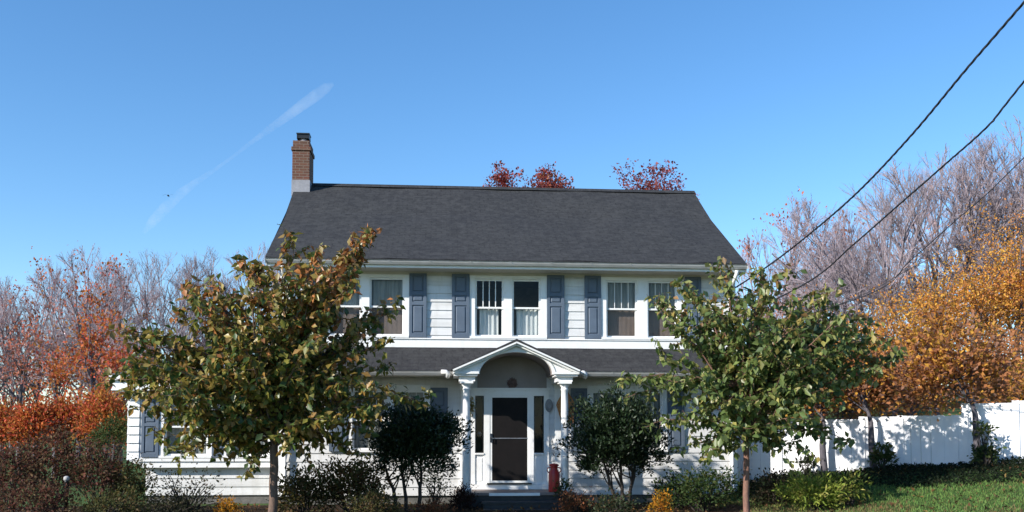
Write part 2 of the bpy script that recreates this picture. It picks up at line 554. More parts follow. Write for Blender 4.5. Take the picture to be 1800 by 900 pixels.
# main roof: thick folded slab, slightly sagging courses, a little uneven
RX0, RX1 = -5.72, 5.56
w = MB()
TH = 0.11
nx = 24
top_prof = []
for (a, za), (b, zb) in zip(RP[:-1], RP[1:]):
    for t in np.linspace(0, 1, 9)[:-1]: top_prof.append((a + (b - a) * t, za + (zb - za) * t))
top_prof.append(RP[-1])
for i in range(nx):
    xa = RX0 + (RX1 - RX0) * i / nx; xb = RX0 + (RX1 - RX0) * (i + 1) / nx
    fz = lambda x, y: 0.012 * math.sin(x * 1.7 + y) + 0.008 * math.sin(x * 4.1 - y * 2)
    for (ya, za), (yb, zb) in zip(top_prof[:-1], top_prof[1:]):
        w.poly([(xa, ya, za + fz(xa, ya)), (xb, ya, za + fz(xb, ya)), (xb, yb, zb + fz(xb, yb)), (xa, yb, zb + fz(xa, yb))], False)
for X, sg in ((RX0, 1), (RX1, -1)):
    for (ya, za), (yb, zb) in zip(top_prof[:-1], top_prof[1:]):
        q = [(X, ya, za), (X, yb, zb), (X, yb, zb - TH), (X, ya, za - TH)]
        w.poly(q if sg > 0 else q[::-1])
for (ya, za), (yb, zb) in zip(RP[:-1], RP[1:]):
    w.poly([(RX0, yb, zb - TH), (RX1, yb, zb - TH), (RX1, ya, za - TH), (RX0, ya, za - TH)])
w.poly([(RX0, -0.66, 5.70 - TH), (RX1, -0.66, 5.70 - TH), (RX1, -0.66, 5.70), (RX0, -0.66, 5.70)])
# ridge cap
w.prism([(RX0 - 0.02, 3.85, 8.535), (RX0 - 0.02, 4.0, 8.645), (RX0 - 0.02, 4.15, 8.535), (RX0 - 0.02, 4.0, 8.56)], (RX1 - RX0 + 0.04, 0, 0))
roof = w.build('roof', M['shingle'], house); uv_roof(roof)

# rake boards and cornice returns at the gable ends, soffit
for X in (RX0 + 0.03, RX1 - 0.03):
    w = MB()
    for (ya, za), (yb, zb) in zip(RP[:-1], RP[1:]):
        w.bar((X, ya, za - TH - 0.06), (X, yb, zb - TH - 0.06), 0.03, 0.14)
    w.build('rake_board', M['trim'], house)
w = MB()
w.box(RX0 + 0.04, RX1 - 0.04, -0.60, -0.036, 5.50, 5.535)
w.build('soffit', M['soffit'], house); w = MB()
w.box(RX0 + 0.04, RX1 - 0.04, 8.03, 8.6, 5.50, 5.535)
w.build('soffit', M['soffit'], house)
# crown moulding under the soffit
w = MB()
w.prism([(-WX + 0.08, -0.036, 5.42), (-WX + 0.08, -0.10, 5.498), (-WX + 0.08, -0.036, 5.498)], (2 * WX - 0.16, 0, 0))
w.build('moulding', M['soffit'], house)


def gutter(name, x0, x1, y, z, parent, h=0.12, d=0.13):
    w = MB()
    pr = [(0.02, 0), (-0.05, 0.0), (-0.085, 0.05), (-0.10, 0.085), (-0.115, h), (-0.10, h), (-0.08, 0.07), (-0.045, 0.02), (0.02, 0.02)]
    w.prism([(x0, y + a, z + b) for a, b in pr], (x1 - x0, 0, 0))
    for x in (x0, x1):
        w.box(x - 0.006, x + 0.006, y - 0.10, y + 0.02, z + 0.005, z + h - 0.01)
    n = int((x1 - x0) / 0.9)
    for i in range(1, n):
        xx = x0 + (x1 - x0) * i / n
        w.box(xx - 0.008, xx + 0.008, y - 0.112, y + 0.02, z + h - 0.022, z + h - 0.012)
    return w.build(name, M['gutter'], parent)


w = MB(); w.box(RX0 + 0.02, RX1 - 0.02, -0.64, -0.60, 5.50, 5.585); w.build('fascia', M['trim'], house)
gutter('gutter', RX0 + 0.01, RX1 - 0.01, -0.66, 5.56, house, 0.095)
# downspouts at the right corner and the left corner
for X in (5.30, -5.32):
    w = MB()
    w.tube([(X, -0.70, 5.53), (X, -0.68, 5.44), (X, -0.22, 5.20), (X, -0.13, 5.08), (X, -0.12, 3.9)], 0.045, 8)
    w.tube([(X, -0.12, 3.72), (X, -0.12, 0.35), (X, -0.3, 0.22)], 0.045, 8)
    w.build('downspout', M['trim'], house)


# ---- windows
def window(x0, x1, z0, z1, Y, up, low, muntins, casing=(0.09, 0.09), screen=False, parent=house, up_h=0.5):
    w = MB()
    cl, cr_ = casing
    # casing around the opening
    w.box(x0 - cl, x0, Y - 0.045, Y + 0.10, z0, z1)
    w.box(x1, x1 + cr_, Y - 0.045, Y + 0.10, z0, z1)
    w.box(x0 - cl, x1 + cr_, Y - 0.050, Y + 0.10, z1, z1 + 0.12)
    w.box(x0 - cl - 0.0, x1 + cr_ + 0.0, Y - 0.085, Y + 0.10, z0 - 0.055, z0)
    zm = z0 + (z1 - z0) * up_h
    s = 0.045
    # upper sash (outer) and lower sash (inner, 4 cm behind)
    for a, b, y in ((zm - 0.02, z1, Y + 0.004), (z0, zm + 0.02, Y + 0.042)):
        w.box(x0, x0 + s, y, y + 0.035, a, b); w.box(x1 - s, x1, y, y + 0.035, a, b)
        w.box(x0 + s, x1 - s, y, y + 0.035, a, a + s * 0.9); w.box(x0 + s, x1 - s, y, y + 0.035, b - s, b)
    if muntins:
        for i in range(1, 4):
            xx = x0 + s + (x1 - x0 - 2 * s) * i / 4
            w.box(xx - muntins / 2, xx + muntins / 2, Y + 0.008, Y + 0.034, zm + 0.02, z1 - s)
    o = w.build('window', M['trim'], parent)
    for a, b, y in ((zm + 0.02, z1 - s, Y + 0.022), (z0 + s * 0.9, zm - 0.02, Y + 0.06)):
        g_ = MB(); g_.poly([(x0 + s, y, a), (x1 - s, y, a), (x1 - s, y, b), (x0 + s, y, b)])
        g_.build('pane', M['glass'], o)
    def cloth(a, b, mat, yy, xa=x0 - 0.03, xb=x1 + 0.03, amp=0.015, hem=0.0):
        c = MB(); n = 40
        ph = rng.uniform(0, 6)
        for i in range(n):
            xa_ = xa + (xb - xa) * i / n; xb_ = xa + (xb - xa) * (i + 1) / n
            f = lambda x: yy + amp * math.sin(x * 55 + ph) + amp * 0.5 * math.sin(x * 23 + ph)
            hz = lambda x: a + hem * abs(math.sin(x * 18))
            c.poly([(xa_, f(xa_), hz(xa_)), (xb_, f(xb_), hz(xb_)), (xb_, f(xb_), b), (xa_, f(xa_), b)], True)
        c.build('curtain', mat, o)
    if up: cloth(zm - 0.02, z1 + 0.05, M[up], Y + 0.14, hem=0.04)
    if low == 'cloth_tan': cloth(z0 - 0.02, zm - 0.02, M[low], Y + 0.15, amp=0.002)
    elif low == 'half':
        cloth(z0 - 0.02, zm - 0.02, M['cloth_white'], Y + 0.15, x0 + 0.12, x1 - 0.12 if x0 < -0.1 else x1)
    elif low: cloth(z0 - 0.02, zm, M[low], Y + 0.15)
    return o


window(*UW[0], *UZ, 0, 'cloth_grey', 'cloth_tan', 0.0, (0.115, 0.095))
window(*UW[1], *UZ, 0, 'cloth_grey', 'cloth_tan', 0.0, (0.095, 0.115))
window(*UW[2], *UZ, 0, None, 'half', 0.022, (0.125, 0.10))
window(*UW[3], *UZ, 0, None, 'half', 0.0, (0.10, 0.145))
window(*UW[4], *UZ, 0, 'cloth_grey', 'cloth_tan', 0.012, (0.125, 0.125))
window(*UW[5], *UZ, 0, 'cloth_grey', 'cloth_tan', 0.012, (0.125, 0.175))
for i, (a, b) in enumerate(LW):
    window(a, b, *LZ, 0, 'cloth_grey', 'cloth_grey', 0.012, (0.11 if i % 2 == 0 else 0.075, 0.075 if i % 2 == 0 else 0.11))


def shutter(x0, x1, z0, z1, Y, parent=house):
    """raised-panel shutter: slab, small square panel at eye level, tall panels"""
    w = MB()
    y0 = Y - 0.075; y1 = Y - 0.028
    st = 0.07
    w.box(x0, x1, y0 + 0.022, y1, z0, z1)
    w.box(x0, x0 + st, y0, y0 + 0.021, z0, z1); w.box(x1 - st, x1, y0, y0 + 0.021, z0, z1)
    h = z1 - z0
    rails = [(0, 0.07), (0.50, 0.55), (0.655, 0.70), (0.955, 1.0)]
    for a, b in rails: w.box(x0 + st, x1 - st, y0, y0 + 0.021, z0 + a * h, z0 + b * h)
    for (_, a), (b, _) in zip(rails[:-1], rails[1:]):
        ax, bx, az, bz = x0 + st + 0.025, x1 - st - 0.025, z0 + a * h + 0.025, z0 + b * h - 0.025
        q = 0.02
        outer = [(ax, y0 + 0.0205, az), (bx, y0 + 0.0205, az), (bx, y0 + 0.0205, bz), (ax, y0 + 0.0205, bz)]
        inner = [(ax + q, y0 + 0.004, az + q), (bx - q, y0 + 0.004, az + q), (bx - q, y0 + 0.004, bz - q), (ax + q, y0 + 0.004, bz - q)]
        w.poly(inner)
        for k in range(4):
            w.poly([outer[k], outer[(k + 1) % 4], inner[(k + 1) % 4], inner[k]])
    return w.build('shutter', M['shutter'], parent, 0.004)


for a, b in ((-4.90, -4.48), (-2.45, -2.04), (-1.44, -1.02), (0.84, 1.26), (1.75, 2.15), (4.20, 4.61)):
    shutter(a, b, 3.93, 5.485, 0)
for a, b in ((-4.30, -3.89), (-1.94, -1.53), (1.41, 1.80), (3.77, 4.17)):
    shutter(a, b, 1.24, 2.745, 0)

# ---- pent roof between the storeys (two runs, left and right of the portico)
PY = -0.86
for x0, x1 in ((-WX - 0.05, -1.30), (1.30, WX - 0.25)):
    w = MB()
    zt, zb = 3.70, 3.10
    w.poly([(x0, PY, zb), (x1, PY, zb), (x1, -0.03, zt), (x0, -0.03, zt)])
    w.poly([(x0, PY, zb), (x0, -0.03, zt), (x0, -0.03, zb - 0.06), (x0, PY, zb - 0.06)])
    w.poly([(x1, PY, zb - 0.06), (x1, -0.03, zb - 0.06), (x1, -0.03, zt), (x1, PY, zb)])
    w.poly([(x0, PY, zb - 0.06), (x1, PY, zb - 0.06), (x1, PY, zb), (x0, PY, zb)])
    sg = -1 if x1 < 0 else 1; xi = x1 if x1 < 0 else x0
    tri = [(xi, PY, zb), (xi, -0.03, zt), (sg * 0.06, -0.03, zt)]
    w.poly(tri if sg > 0 else tri[::-1])
    o = w.build('pent_roof', M['shingle_low'], house); uv_roof(o)
    s_ = MB(); s_.box(x0 + 0.01, x1 - 0.01, PY + 0.02, -0.026, zb - 0.10, zb - 0.065)
    s_.build('pent_soffit', M['soffit'], house)
    gutter('pent_gutter', x0 - 0.01, x1 + (0.0 if x1 > 0 else 0.0), PY - 0.0, 2.985, house, 0.10)

# ---- portico
por = MB()
PF = -1.22        # front face of the pediment
EX, EZ, AX, AZ = 1.40, 3.07, 0.83, 0.50     # half width, eave height, arch half axes
APEX = 3.70
ACZ = 3.00
# tympanum with the arch cut out, as strips between arch and rake
NA = 28
def rake(x): return EZ + (APEX - EZ) * (1 - abs(x) / EX)
xsA = [-AX * math.cos(math.pi * i / NA) for i in range(NA + 1)]
zA = [ACZ + AZ * math.sin(math.pi * i / NA) for i in range(NA + 1)]
y0, y1 = PF, PF + 0.10
for i in range(NA):
    a, b = (xsA[i], zA[i]), (xsA[i + 1], zA[i + 1])
    ra, rb = rake(a[0]) - 0.02, rake(b[0]) - 0.02
    por.prism([(a[0], y0, a[1]), (b[0], y0, b[1]), (b[0], y0, rb), (a[0], y0, ra)], (0, 0.10, 0))
for s in (-1, 1):
    xa, xb = (AX, EX - 0.10) if s > 0 else (-(EX - 0.10), -AX)
    por.prism([(xa, y0, ACZ), (xb, y0, ACZ), (xb, y0, rake(xb) - 0.02), (xa, y0, rake(xa) - 0.02)], (0, 0.10, 0))
    # entablature block on each column running back to the wall
    c = s * 1.13
    por.box(c - 0.20 if s > 0 else c - 0.16, c + 0.16 if s > 0 else c + 0.20, PF + 0.02, -0.03, 2.84, 2.998)
    # cornice return
    ex0, ex1 = (AX + 0.02, EX + 0.03) if s > 0 else (-EX - 0.03, -AX - 0.02)
    por.box(ex0, ex1, PF - 0.10, -0.03, 3.000, 3.055)
    por.box(ex0 + 0.02, ex1 - 0.03, PF - 0.06, -0.04, 2.955, 2.9985)
    # raking cornice: two stepped bars
    top = Vector((0, 0, APEX)); end = Vector((s * (EX + 0.03), 0, EZ - 0.005))
    for dy, dz, ww, hh in ((PF - 0.06, -0.036, 0.12, 0.045), (PF - 0.10, 0.008, 0.20, 0.036)):
        por.bar((0, dy, APEX + dz), (end.x, dy, end.z + dz), ww, hh)
# archivolt moulding
for i in range(NA):
    a, b = (xsA[i], zA[i]), (xsA[i + 1], zA[i + 1])
    k = 1.07
    por.prism([(a[0], y0 - 0.03, a[1]), (b[0], y0 - 0.03, b[1]), (b[0] * k, y0 - 0.03, ACZ + (b[1] - ACZ) * 1.11), (a[0] * k, y0 - 0.03, ACZ + (a[1] - ACZ) * 1.11)], (0, 0.029, 0))
portico = por.build('portico', M['trim'], house)
# barrel vault ceiling and the wall panel behind it
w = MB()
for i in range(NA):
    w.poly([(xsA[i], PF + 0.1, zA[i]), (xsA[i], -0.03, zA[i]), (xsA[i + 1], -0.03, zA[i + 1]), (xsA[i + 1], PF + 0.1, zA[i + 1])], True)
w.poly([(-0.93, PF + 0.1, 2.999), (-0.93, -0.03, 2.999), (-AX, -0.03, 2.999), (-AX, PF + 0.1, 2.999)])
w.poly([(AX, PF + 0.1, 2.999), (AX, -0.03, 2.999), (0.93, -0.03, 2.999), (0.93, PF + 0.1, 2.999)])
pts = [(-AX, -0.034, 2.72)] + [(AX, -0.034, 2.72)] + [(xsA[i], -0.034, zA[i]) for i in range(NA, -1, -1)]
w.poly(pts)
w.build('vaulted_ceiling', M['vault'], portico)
# portico roof
w = MB()
for s in (-1, 1):
    a = Vector((0, PF - 0.16, APEX + 0.045)); b = Vector((s * (EX + 0.07), PF - 0.16, EZ + 0.0))
    nrm = Vector((s * (APEX - EZ), 0, EX)).normalized()
    q = [a, b, b + nrm * 0.035, a + Vector((0, 0, 0.045))]
    w.prism(q if s < 0 else q[::-1], (0, -PF + 0.12, 0))
o = w.build('portico_roof', M['shingle_low'], portico); uv_roof(o)
# columns
prof = [(0.135, 0.34), (0.135, 0.39), (0.125, 0.40), (0.118, 0.43), (0.105, 0.45), (0.100, 0.50), (0.100, 1.1), (0.097, 1.7), (0.090, 2.3), (0.084, 2.64), (0.098, 2.655), (0.098, 2.67), (0.084, 2.69), (0.086, 2.715), (0.115, 2.745), (0.125, 2.775), (0.125, 2.79)]
for s in (-1, 1):
    w = MB(); w.lathe([(r * 0.9, z) for r, z in prof], s * 1.12, PF + 0.13, 28)
    c = s * 1.12
    w.box(c - 0.145, c + 0.145, PF + 0.13 - 0.145, PF + 0.13 + 0.145, 2.79, 2.839)
    w.build('column', M['trim'], portico)
    w = MB()
    w.box(c - 0.10, c + 0.10, -0.075, -0.001, 0.46, 2.70); w.box(c - 0.125, c + 0.125, -0.10, -0.002, 0.342, 0.46); w.box(c - 0.125, c + 0.125, -0.10, -0.002, 2.70, 2.838)
    w.build('pilaster', M['trim'], portico, 0.004)
# little white gutter ends beside the portico eaves
for x in (-1.60, 1.56):
    w = MB(); w.tube([(x - 0.09, PY - 0.10, 3.06), (x + 0.02, PY - 0.12, 3.06), (x + 0.06, PY - 0.12, 3.02), (x + 0.06, PY - 0.06, 2.94)], 0.05, 10)
    w.build('gutter_elbow', M['trim'], house)

# ---- entrance: surround, storm door, sidelights
w = MB()
w.box(-1.00, -0.88, -0.05, 0.1, 0.46, 2.70); w.box(0.76, 0.88, -0.05, 0.1, 0.46, 2.70)
w.box(-0.88, 0.76, -0.05, 0.1, 2.56, 2.70); w.box(-1.02, 0.90, -0.085, 0.0, 2.70, 2.745)
w.box(-0.67, -0.53, -0.045, 0.1, 0.46, 2.56); w.box(0.41, 0.52, -0.045, 0.1, 0.46, 2.56)
for a, b in ((-0.88, -0.67), (0.52, 0.76)):
    w.box(a, b, -0.02, 0.1, 0.46, 1.16); w.box(a, b, -0.065, 0.1, 1.16, 1.20)
    w.box(a + 0.04, b - 0.04, -0.032, -0.019, 0.54, 1.08)
w.box(-1.02, 0.90, -0.13, 0.1, 0.342, 0.458)
surround = w.build('door_surround', M['trim'], house, 0.003)
w = MB(); w.box(-0.60, 0.46, -0.16, -0.06, 0.459, 0.492); w.build('threshold', M['black'], house)
dr = MB()
dx0, dx1, dz0, dz1 = -0.53, 0.41, 0.493, 2.56
dr.box(dx0, dx0 + 0.055, -0.035, 0.0, dz0, dz1); dr.box(dx1 - 0.045, dx1, -0.035, 0.0, dz0, dz1)
dr.box(dx0 + 0.055, dx1 - 0.045, -0.035, 0.0, dz1 - 0.045, dz1); dr.box(dx0 + 0.055, dx1 - 0.045, -0.035, 0.0, dz0, dz0 + 0.05)
door = dr.build('door', M['trim'], house, 0.003)
w = MB(); w.box(dx0 + 0.055, dx1 - 0.045, -0.022, -0.012, dz0 + 0.05, dz1 - 0.045); w.build('screen_panel', M['screen'], door)
w = MB(); w.box(dx0 + 0.055, dx1 - 0.045, -0.04, -0.023, 1.535, 1.56); w.build('push_bar', M['grey_metal'], door)
w = MB(); w.box(dx0 + 0.012, dx0 + 0.045, -0.05, -0.036, 1.45, 1.66); w.tube([(dx0 + 0.03, -0.05, 1.60), (dx0 + 0.03, -0.09, 1.59), (dx0 + 0.03, -0.09, 1.48), (dx0 + 0.03, -0.05, 1.47)], 0.012, 8)
w.build('handle', M['black'], door)
for a, b in ((-0.875, -0.675), (0.525, 0.755)):
    w = MB()
    w.box(a, a + 0.02, -0.02, 0.03, 1.20, 2.555); w.box(b - 0.02, b, -0.02, 0.03, 1.20, 2.555)
    for zz in (1.20, 1.64, 2.09, 2.535): w.box(a + 0.02, b - 0.02, -0.01 if 1.3 < zz < 2.4 else -0.02, 0.025, zz, zz + (0.012 if 1.3 < zz < 2.4 else 0.02))
    o = w.build('sidelight', M['black'], house)
    w = MB(); w.poly([(a + 0.02, 0.01, 1.21), (b - 0.02, 0.01, 1.21), (b - 0.02, 0.01, 2.54), (a + 0.02, 0.01, 2.54)]); w.build('pane', M['glass'], o)
    if a < 0:
        w = MB(); w.lathe([(0.02, 1.58), (0.05, 1.60), (0.06, 1.66), (0.04, 1.70), (0.015, 1.71)], (a + b) / 2, 0.12, 14); w.build('ornament', M['grey_metal'], o)
# inner wooden door seen through the screen is closed off
w = MB(); w.box(-0.52, 0.40, 0.06, 0.10, 0.46, 2.55); w.build('inner_door', M['black'], house)
w = MB(); w.box(-0.88, 0.76, 0.5, 0.52, 0.34, 2.9); w.build('hall_partition', M['step'], house)

# porch floor, white nosing and dark steps
w = MB(); w.box(-1.34, 1.32, PF - 0.12, -0.024, 0.275, 0.338); w.build('porch_floor', M['porch'], house, 0.006)
w = MB(); w.box(-1.30, 1.28, PF - 0.08, -0.03, -0.25, 0.274); w.build('porch_base', M['step'], house)
w = MB(); w.box(-0.62, 0.52, PF - 0.145, PF - 0.1215, 0.268, 0.333); w.build('nosing', M['trim'], house)
for (ya, yb, zt) in ((-1.72, -1.303, 0.16), (-2.14, -1.722, 0.02)):
    w = MB(); w.box(-0.76, 1.08, ya, yb, -0.3, zt - 0.045); w.box(-0.80, 1.12, ya - 0.03, yb, zt - 0.044, zt)
    w.build('step', M['step'], house, 0.006)
# oval wall lantern by the right sidelight
w = MB(); cx_, cz_ = 1.02 - 0.14, 2.33
c_ = [(0.095 * math.cos(t), 0.155 * math.sin(t)) for t in np.linspace(0, 2 * math.pi, 24, endpoint=False)]
w.prism([(cx_ + a, -0.052, cz_ + b) for a, b in c_], (0, -0.025, 0)); w.prism([(cx_ + a * 0.6, -0.0775, cz_ + b * 0.6) for a, b in c_], (0, -0.05, 0))
w.build('wall_lantern', M['grey_metal'], house, 0.006)

# chimney
w = MB()
chx0, chx1, chy0, chy1 = -5.76, -5.29, 3.52, 4.34
w.box(chx0, chx1, chy0, chy1, 8.0, 9.42)
w.box(chx0 - 0.03, chx1 + 0.03, chy0 - 0.03, chy1 + 0.03, 9.42, 9.52); w.box(chx0 + 0.01, chx1 - 0.01, chy0 + 0.01, chy1 - 0.01, 9.52, 9.70)
chim = w.build('chimney', M['brick'], house, 0.006); uv_roof(chim)
w = MB()
w.box(chx0 - 0.012, chx1 + 0.012, chy0 - 0.012, chy1 + 0.012, 8.15, 8.60)
w.build('flashing', M['lead'], chim)
w = MB(); w.lathe([(0.15, 9.69), (0.15, 9.74), (0.115, 9.78), (0.115, 9.90)], -5.50, 3.85, 14)
w.build('flue', M['lead'], chim)
w = MB(); w.box(-5.68, -5.32, 3.67, 4.03, 9.93, 9.96)
for a in (-5.66, -5.34):
    w.box(a - 0.01, a + 0.01, 3.69, 4.01, 9.80, 9.93)
w.box(-5.649, -5.351, 3.70, 3.71, 9.82, 9.93); w.box(-5.649, -5.351, 3.99, 4.0, 9.82, 9.93)
w.build('chimney_cap', M['black'], chim)

# ---- one-storey wing on the left
WY = 0.40
WL, WR = -9.0, -WX - 0.02
wwin = (-8.19, -7.18, 1.14, 2.50)
w = MB()
lap(w, WL, WR, 1.04, 2.66, WY, [wwin, (-6.75, -5.75, 1.14, 2.50)])
z = 1.04
while z < 2.64:          # left end and back
    w.poly([(WL - 0.022, 4.2, z), (WL - 0.022, WY, z), (WL, WY, z + 0.2), (WL, 4.2, z + 0.2)])
    w.poly([(WL, 4.2, z), (WL, WY, z), (WL - 0.022, WY, z), (WL - 0.022, 4.2, z)])
    w.poly([(WR, 4.22, z), (WL, 4.22, z), (WL, 4.2, z + 0.2), (WR, 4.2, z + 0.2)])
    z += 0.2
lap(w, WL + 0.36, WR, 0.2, 0.88, WY + 0.16)
w.poly([(WL + 0.36, 4.1, 0.2), (WL + 0.36, WY + 0.16, 0.2), (WL + 0.36, WY + 0.16, 0.9), (WL + 0.36, 4.1, 0.9)])
w.build('wing_wall', M['siding'], house)
w = MB()                  # corner post of chunky laps, flared skirt and band
for i in range(8):
    z = 1.04 + i * 0.2
    w.prism([(WL - 0.03, WY - 0.05, z), (WL + 0.24, WY - 0.05, z), (WL + 0.24, WY - 0.018, z + 0.192), (WL - 0.03, WY - 0.018, z + 0.192)], (0, 0.12, 0))
w.prism([(WL, WY - 0.04, 1.038), (WL + 0.34, WY - 0.04, 0.86), (WR, WY - 0.04, 0.86), (WR, WY - 0.04, 1.038)], (0, 0.24, 0))
w.box(WL + 0.2, WR, WY - 0.075, WY - 0.041, 1.005, 1.075)
w.build('wing_trim', M['trim'], house)
window(*wwin, WY, 'cloth_grey', 'cloth_grey', 0.012, (0.10, 0.10))
window(-6.75, -5.75, 1.14, 2.50, WY, 'cloth_grey', 'cloth_grey', 0.012, (0.08, 0.08))
shutter(-8.70, -8.30, 1.10, 2.56, WY); shutter(-7.07, -6.84, 1.10, 2.56, WY)
w = MB(); w.box(WL - 0.32, WR, WY - 0.35, 4.5, 2.66, 2.70); w.box(WL - 0.30, WR, WY - 0.33, WY - 0.29, 2.701, 2.98); w.box(WL - 0.30, WL - 0.26, WY - 0.289, 4.5, 2.701, 2.98)
w.box(WL - 0.36, WR, WY - 0.40, WY - 0.331, 2.90, 3.02)
w.build('wing_cornice', M['trim'], house, 0.004)
w = MB()
A_, B_, C_, D_ = (WL - 0.38, WY - 0.42, 3.025), (WR, WY - 0.42, 3.025), (WR, 4.6, 3.025), (WL - 0.38, 4.6, 3.025)
E_, F_ = (WL + 1.3, 2.1, 3.55), (WR, 2.1, 3.55)
for q in ([A_, B_, F_, E_], [D_, A_, E_], [C_, D_, E_, F_]): w.poly(q)
w.poly([D_, C_, B_, A_])
o = w.build('wing_roof', plain('grey_roofing', (0.17, 0.19, 0.21), (0.12, 0.13, 0.15), 0.7, 6, 0.2), house); uv_roof(o)
w = MB(); w.box(WL + 0.38, WR, WY + 0.18, 4.05, -0.3, 0.2); w.build('wing_foundation', M['stone'], house)
w = MB(); w.box(WL + 0.1, WR, 1.6, 1.64, 0.9, 2.66); w.build('wing_partition', M['step'], house)

# ------------------------------------------------------------------ things on and by the porch
mc = empty('milk_can', (0.87, -1.12, 0.34), 'red metal milk can standing on the porch beside the right column', 'milk can')
w = MB(); w.lathe([(0.125, 0.342), (0.13, 0.36), (0.13, 0.72), (0.126, 0.75), (0.105, 0.80), (0.082, 0.85), (0.080, 0.90), (0.09, 0.92)], 0.87, -1.12, 24)
w.build('can_body', M['red'], mc)
w = MB(); w.lathe([(0.105, 0.922), (0.11, 0.94), (0.11, 0.955), (0.07, 0.975), (0.02, 0.985)], 0.87, -1.12, 24); w.build('lid', M['red'], mc)
for s in (-1, 1):
    w = MB(); w.tube([(0.87 + s * 0.075, -1.12, 0.895), (0.87 + s * 0.15, -1.12, 0.875), (0.87 + s * 0.16, -1.12, 0.82), (0.87 + s * 0.115, -1.12, 0.765)], 0.013, 8); w.build('handle', M['red'], mc)

# dried husk bundle hung on the wall beside the right column
hk = MB()
hx, hz = 1.27, 2.70
for i in range(46):
    a = rng.uniform(-1, 1); L = rng.uniform(0.55, 0.92)
    p0 = Vector((hx + a * 0.03, -0.09, hz)); p1 = Vector((hx + a * 0.20 + rng.uniform(-.03, .03), -0.13 - rng.random() * 0.06, hz - L * 0.5)); p2 = Vector((hx + a * 0.12 + 0.06 + rng.uniform(-.04, .04), -0.10 - rng.random() * 0.05, hz - L))
    s = Vector((1, rng.uniform(-.6, .6), 0)).normalized() * rng.uniform(0.015, 0.03)
    hk.poly([p0 - s * .4, p0 + s * .4, p1 + s, p1 - s]); hk.poly([p1 - s, p1 + s, p2])
hk.tube([(hx - 0.05, -0.10, hz - 0.10), (hx + 0.05, -0.10, hz - 0.10)], 0.035, 8)
tag(hk.build('husk_bundle', M['husk']), 'orange brown bundle of dried husks hanging on the wall behind the right column', 'decoration')

# small dried wreath over the door
wr = MB()
for i in range(120):
    t = rng.uniform(0, 2 * math.pi); r = 0.11 * math.sqrt(rng.random())
    p = Vector((0.0 + r * math.cos(t), -0.06 + rng.uniform(-.02, .015), 2.86 + r * math.sin(t)))
    d = Vector((rng.uniform(-1, 1), rng.uniform(-.5, .5), rng.uniform(-1, 1))).normalized() * 0.05; s = Vector((d.z, 0.01, -d.x)) * 0.3
    wr.poly([p - s, p + d, p + s, p - d])
tag(wr.build('dried_spray', plain('dried_flowers', (0.16, 0.10, 0.09), (0.11, 0.075, 0.07), 0.9, 20, 0)), 'small dried brown floral spray on the wall above the front door', 'decoration')

# corn sprig by the left sidelight
pts = np.column_stack([nrng.normal(-0.97, 0.04, 60), nrng.uniform(-0.12, -0.07, 60), nrng.normal(2.36, 0.12, 60)])
o = link('corn_sprig', leaves_mesh('corn_sprig', pts, 0.12, [(0.22, 0.22, 0.08, 1), (0.30, 0.24, 0.10, 1)], 0.6, 0.3), M['leaf_matte'])
tag(o, 'pale yellow green corn sprig hanging left of the left sidelight', 'decoration')

# ------------------------------------------------------------------ fence
fence = empty('white_fence', (FX0, FY0, float(H(FX0, FY0))), 'white vinyl privacy fence stepping up the bank on the right', 'fence')
fd = Vector((FX1 - FX0, FY1 - FY0, 0)).normalized(); fn = Vector((fd.y, -fd.x, 0))      # fn faces the camera


def fpt(x): return Vector((x, fence_y(x), 0))


def fence_box(w, xa, xb, za, zb, off, th, zb2=None):
    a, b = fpt(xa), fpt(xb)
    zb2 = zb if zb2 is None else zb2
    q = [a + fn * off + Vector((0, 0, za)), b + fn * off + Vector((0, 0, za)), b + fn * off + Vector((0, 0, zb2)), a + fn * off + Vector((0, 0, zb))]
    w.prism(q, -fn * th)


def fx(u):          # x where the fence line meets image column u
    lo, hi = FX0, 18.0
    for _ in range(40):
        m_ = (lo + hi) / 2; p = fpt(m_) - CAM
        uu = 900 + FPX * p.dot(CR) / p.dot(CF)
        if uu < u: lo = m_
        else: hi = m_
    return lo


def fz(u, v):
    x = fx(u); p = fpt(x); return at(u, v, p.y).z


posts = [FX0 + 0.05, fx(1372), fx(1440), fx(1518), fx(1586), fx(1657), fx(1682), fx(1700), fx(1790), 13.2, 15.2]
secs = [(FX0 + 0.05, fx(1372), 748), (fx(1372), fx(1440), 745), (fx(1440), fx(1518), 739), (fx(1518), fx(1586), 738), (fx(1586), fx(1657), 735), (fx(1682), fx(1700), 732), (fx(1700), fx(1790), 709)]
ztops = [1.86, 1.90, 1.98, 2.03, 2.05, 2.07, 2.33, 2.36, 2.40]
plan = [(posts[0], posts[1], 1.88), (posts[1], posts[2], 1.93), (posts[2], posts[3], 1.98), (posts[3], posts[4], 2.035), (posts[4], posts[5], 2.05), (posts[5], posts[6], 2.04), (posts[6], posts[7], 2.05), (posts[7], posts[8], 2.315), (posts[8], posts[9], 2.36), (posts[9], posts[10], 2.40)]
for xa, xb, zt in plan:
    w = MB()
    n = max(1, int((xb - xa) / 0.17))
    zlow = float(min(H(xa, fence_y(xa)), H(xb, fence_y(xb)))) - 0.05
    for i in range(n):
        a = xa + (xb - xa) * i / n; b = xa + (xb - xa) * (i + 1) / n
        fence_box(w, a + 0.003, b - 0.003, zlow, zt - 0.05, 0.012, 0.024)
    fence_box(w, xa, xb, zt - 0.24, zt - 0.215, 0.02, 0.01)
    w.build('panel', M['vinyl'], fence)
    w = MB(); fence_box(w, xa, xb, zt - 0.05, zt + 0.02, 0.03, 0.06); w.build('rail', M['vinyl'], fence); w = MB(); fence_box(w, xa, xb, zlow, zlow + 0.14, 0.028, 0.056); w.build('rail', M['vinyl'], fence)
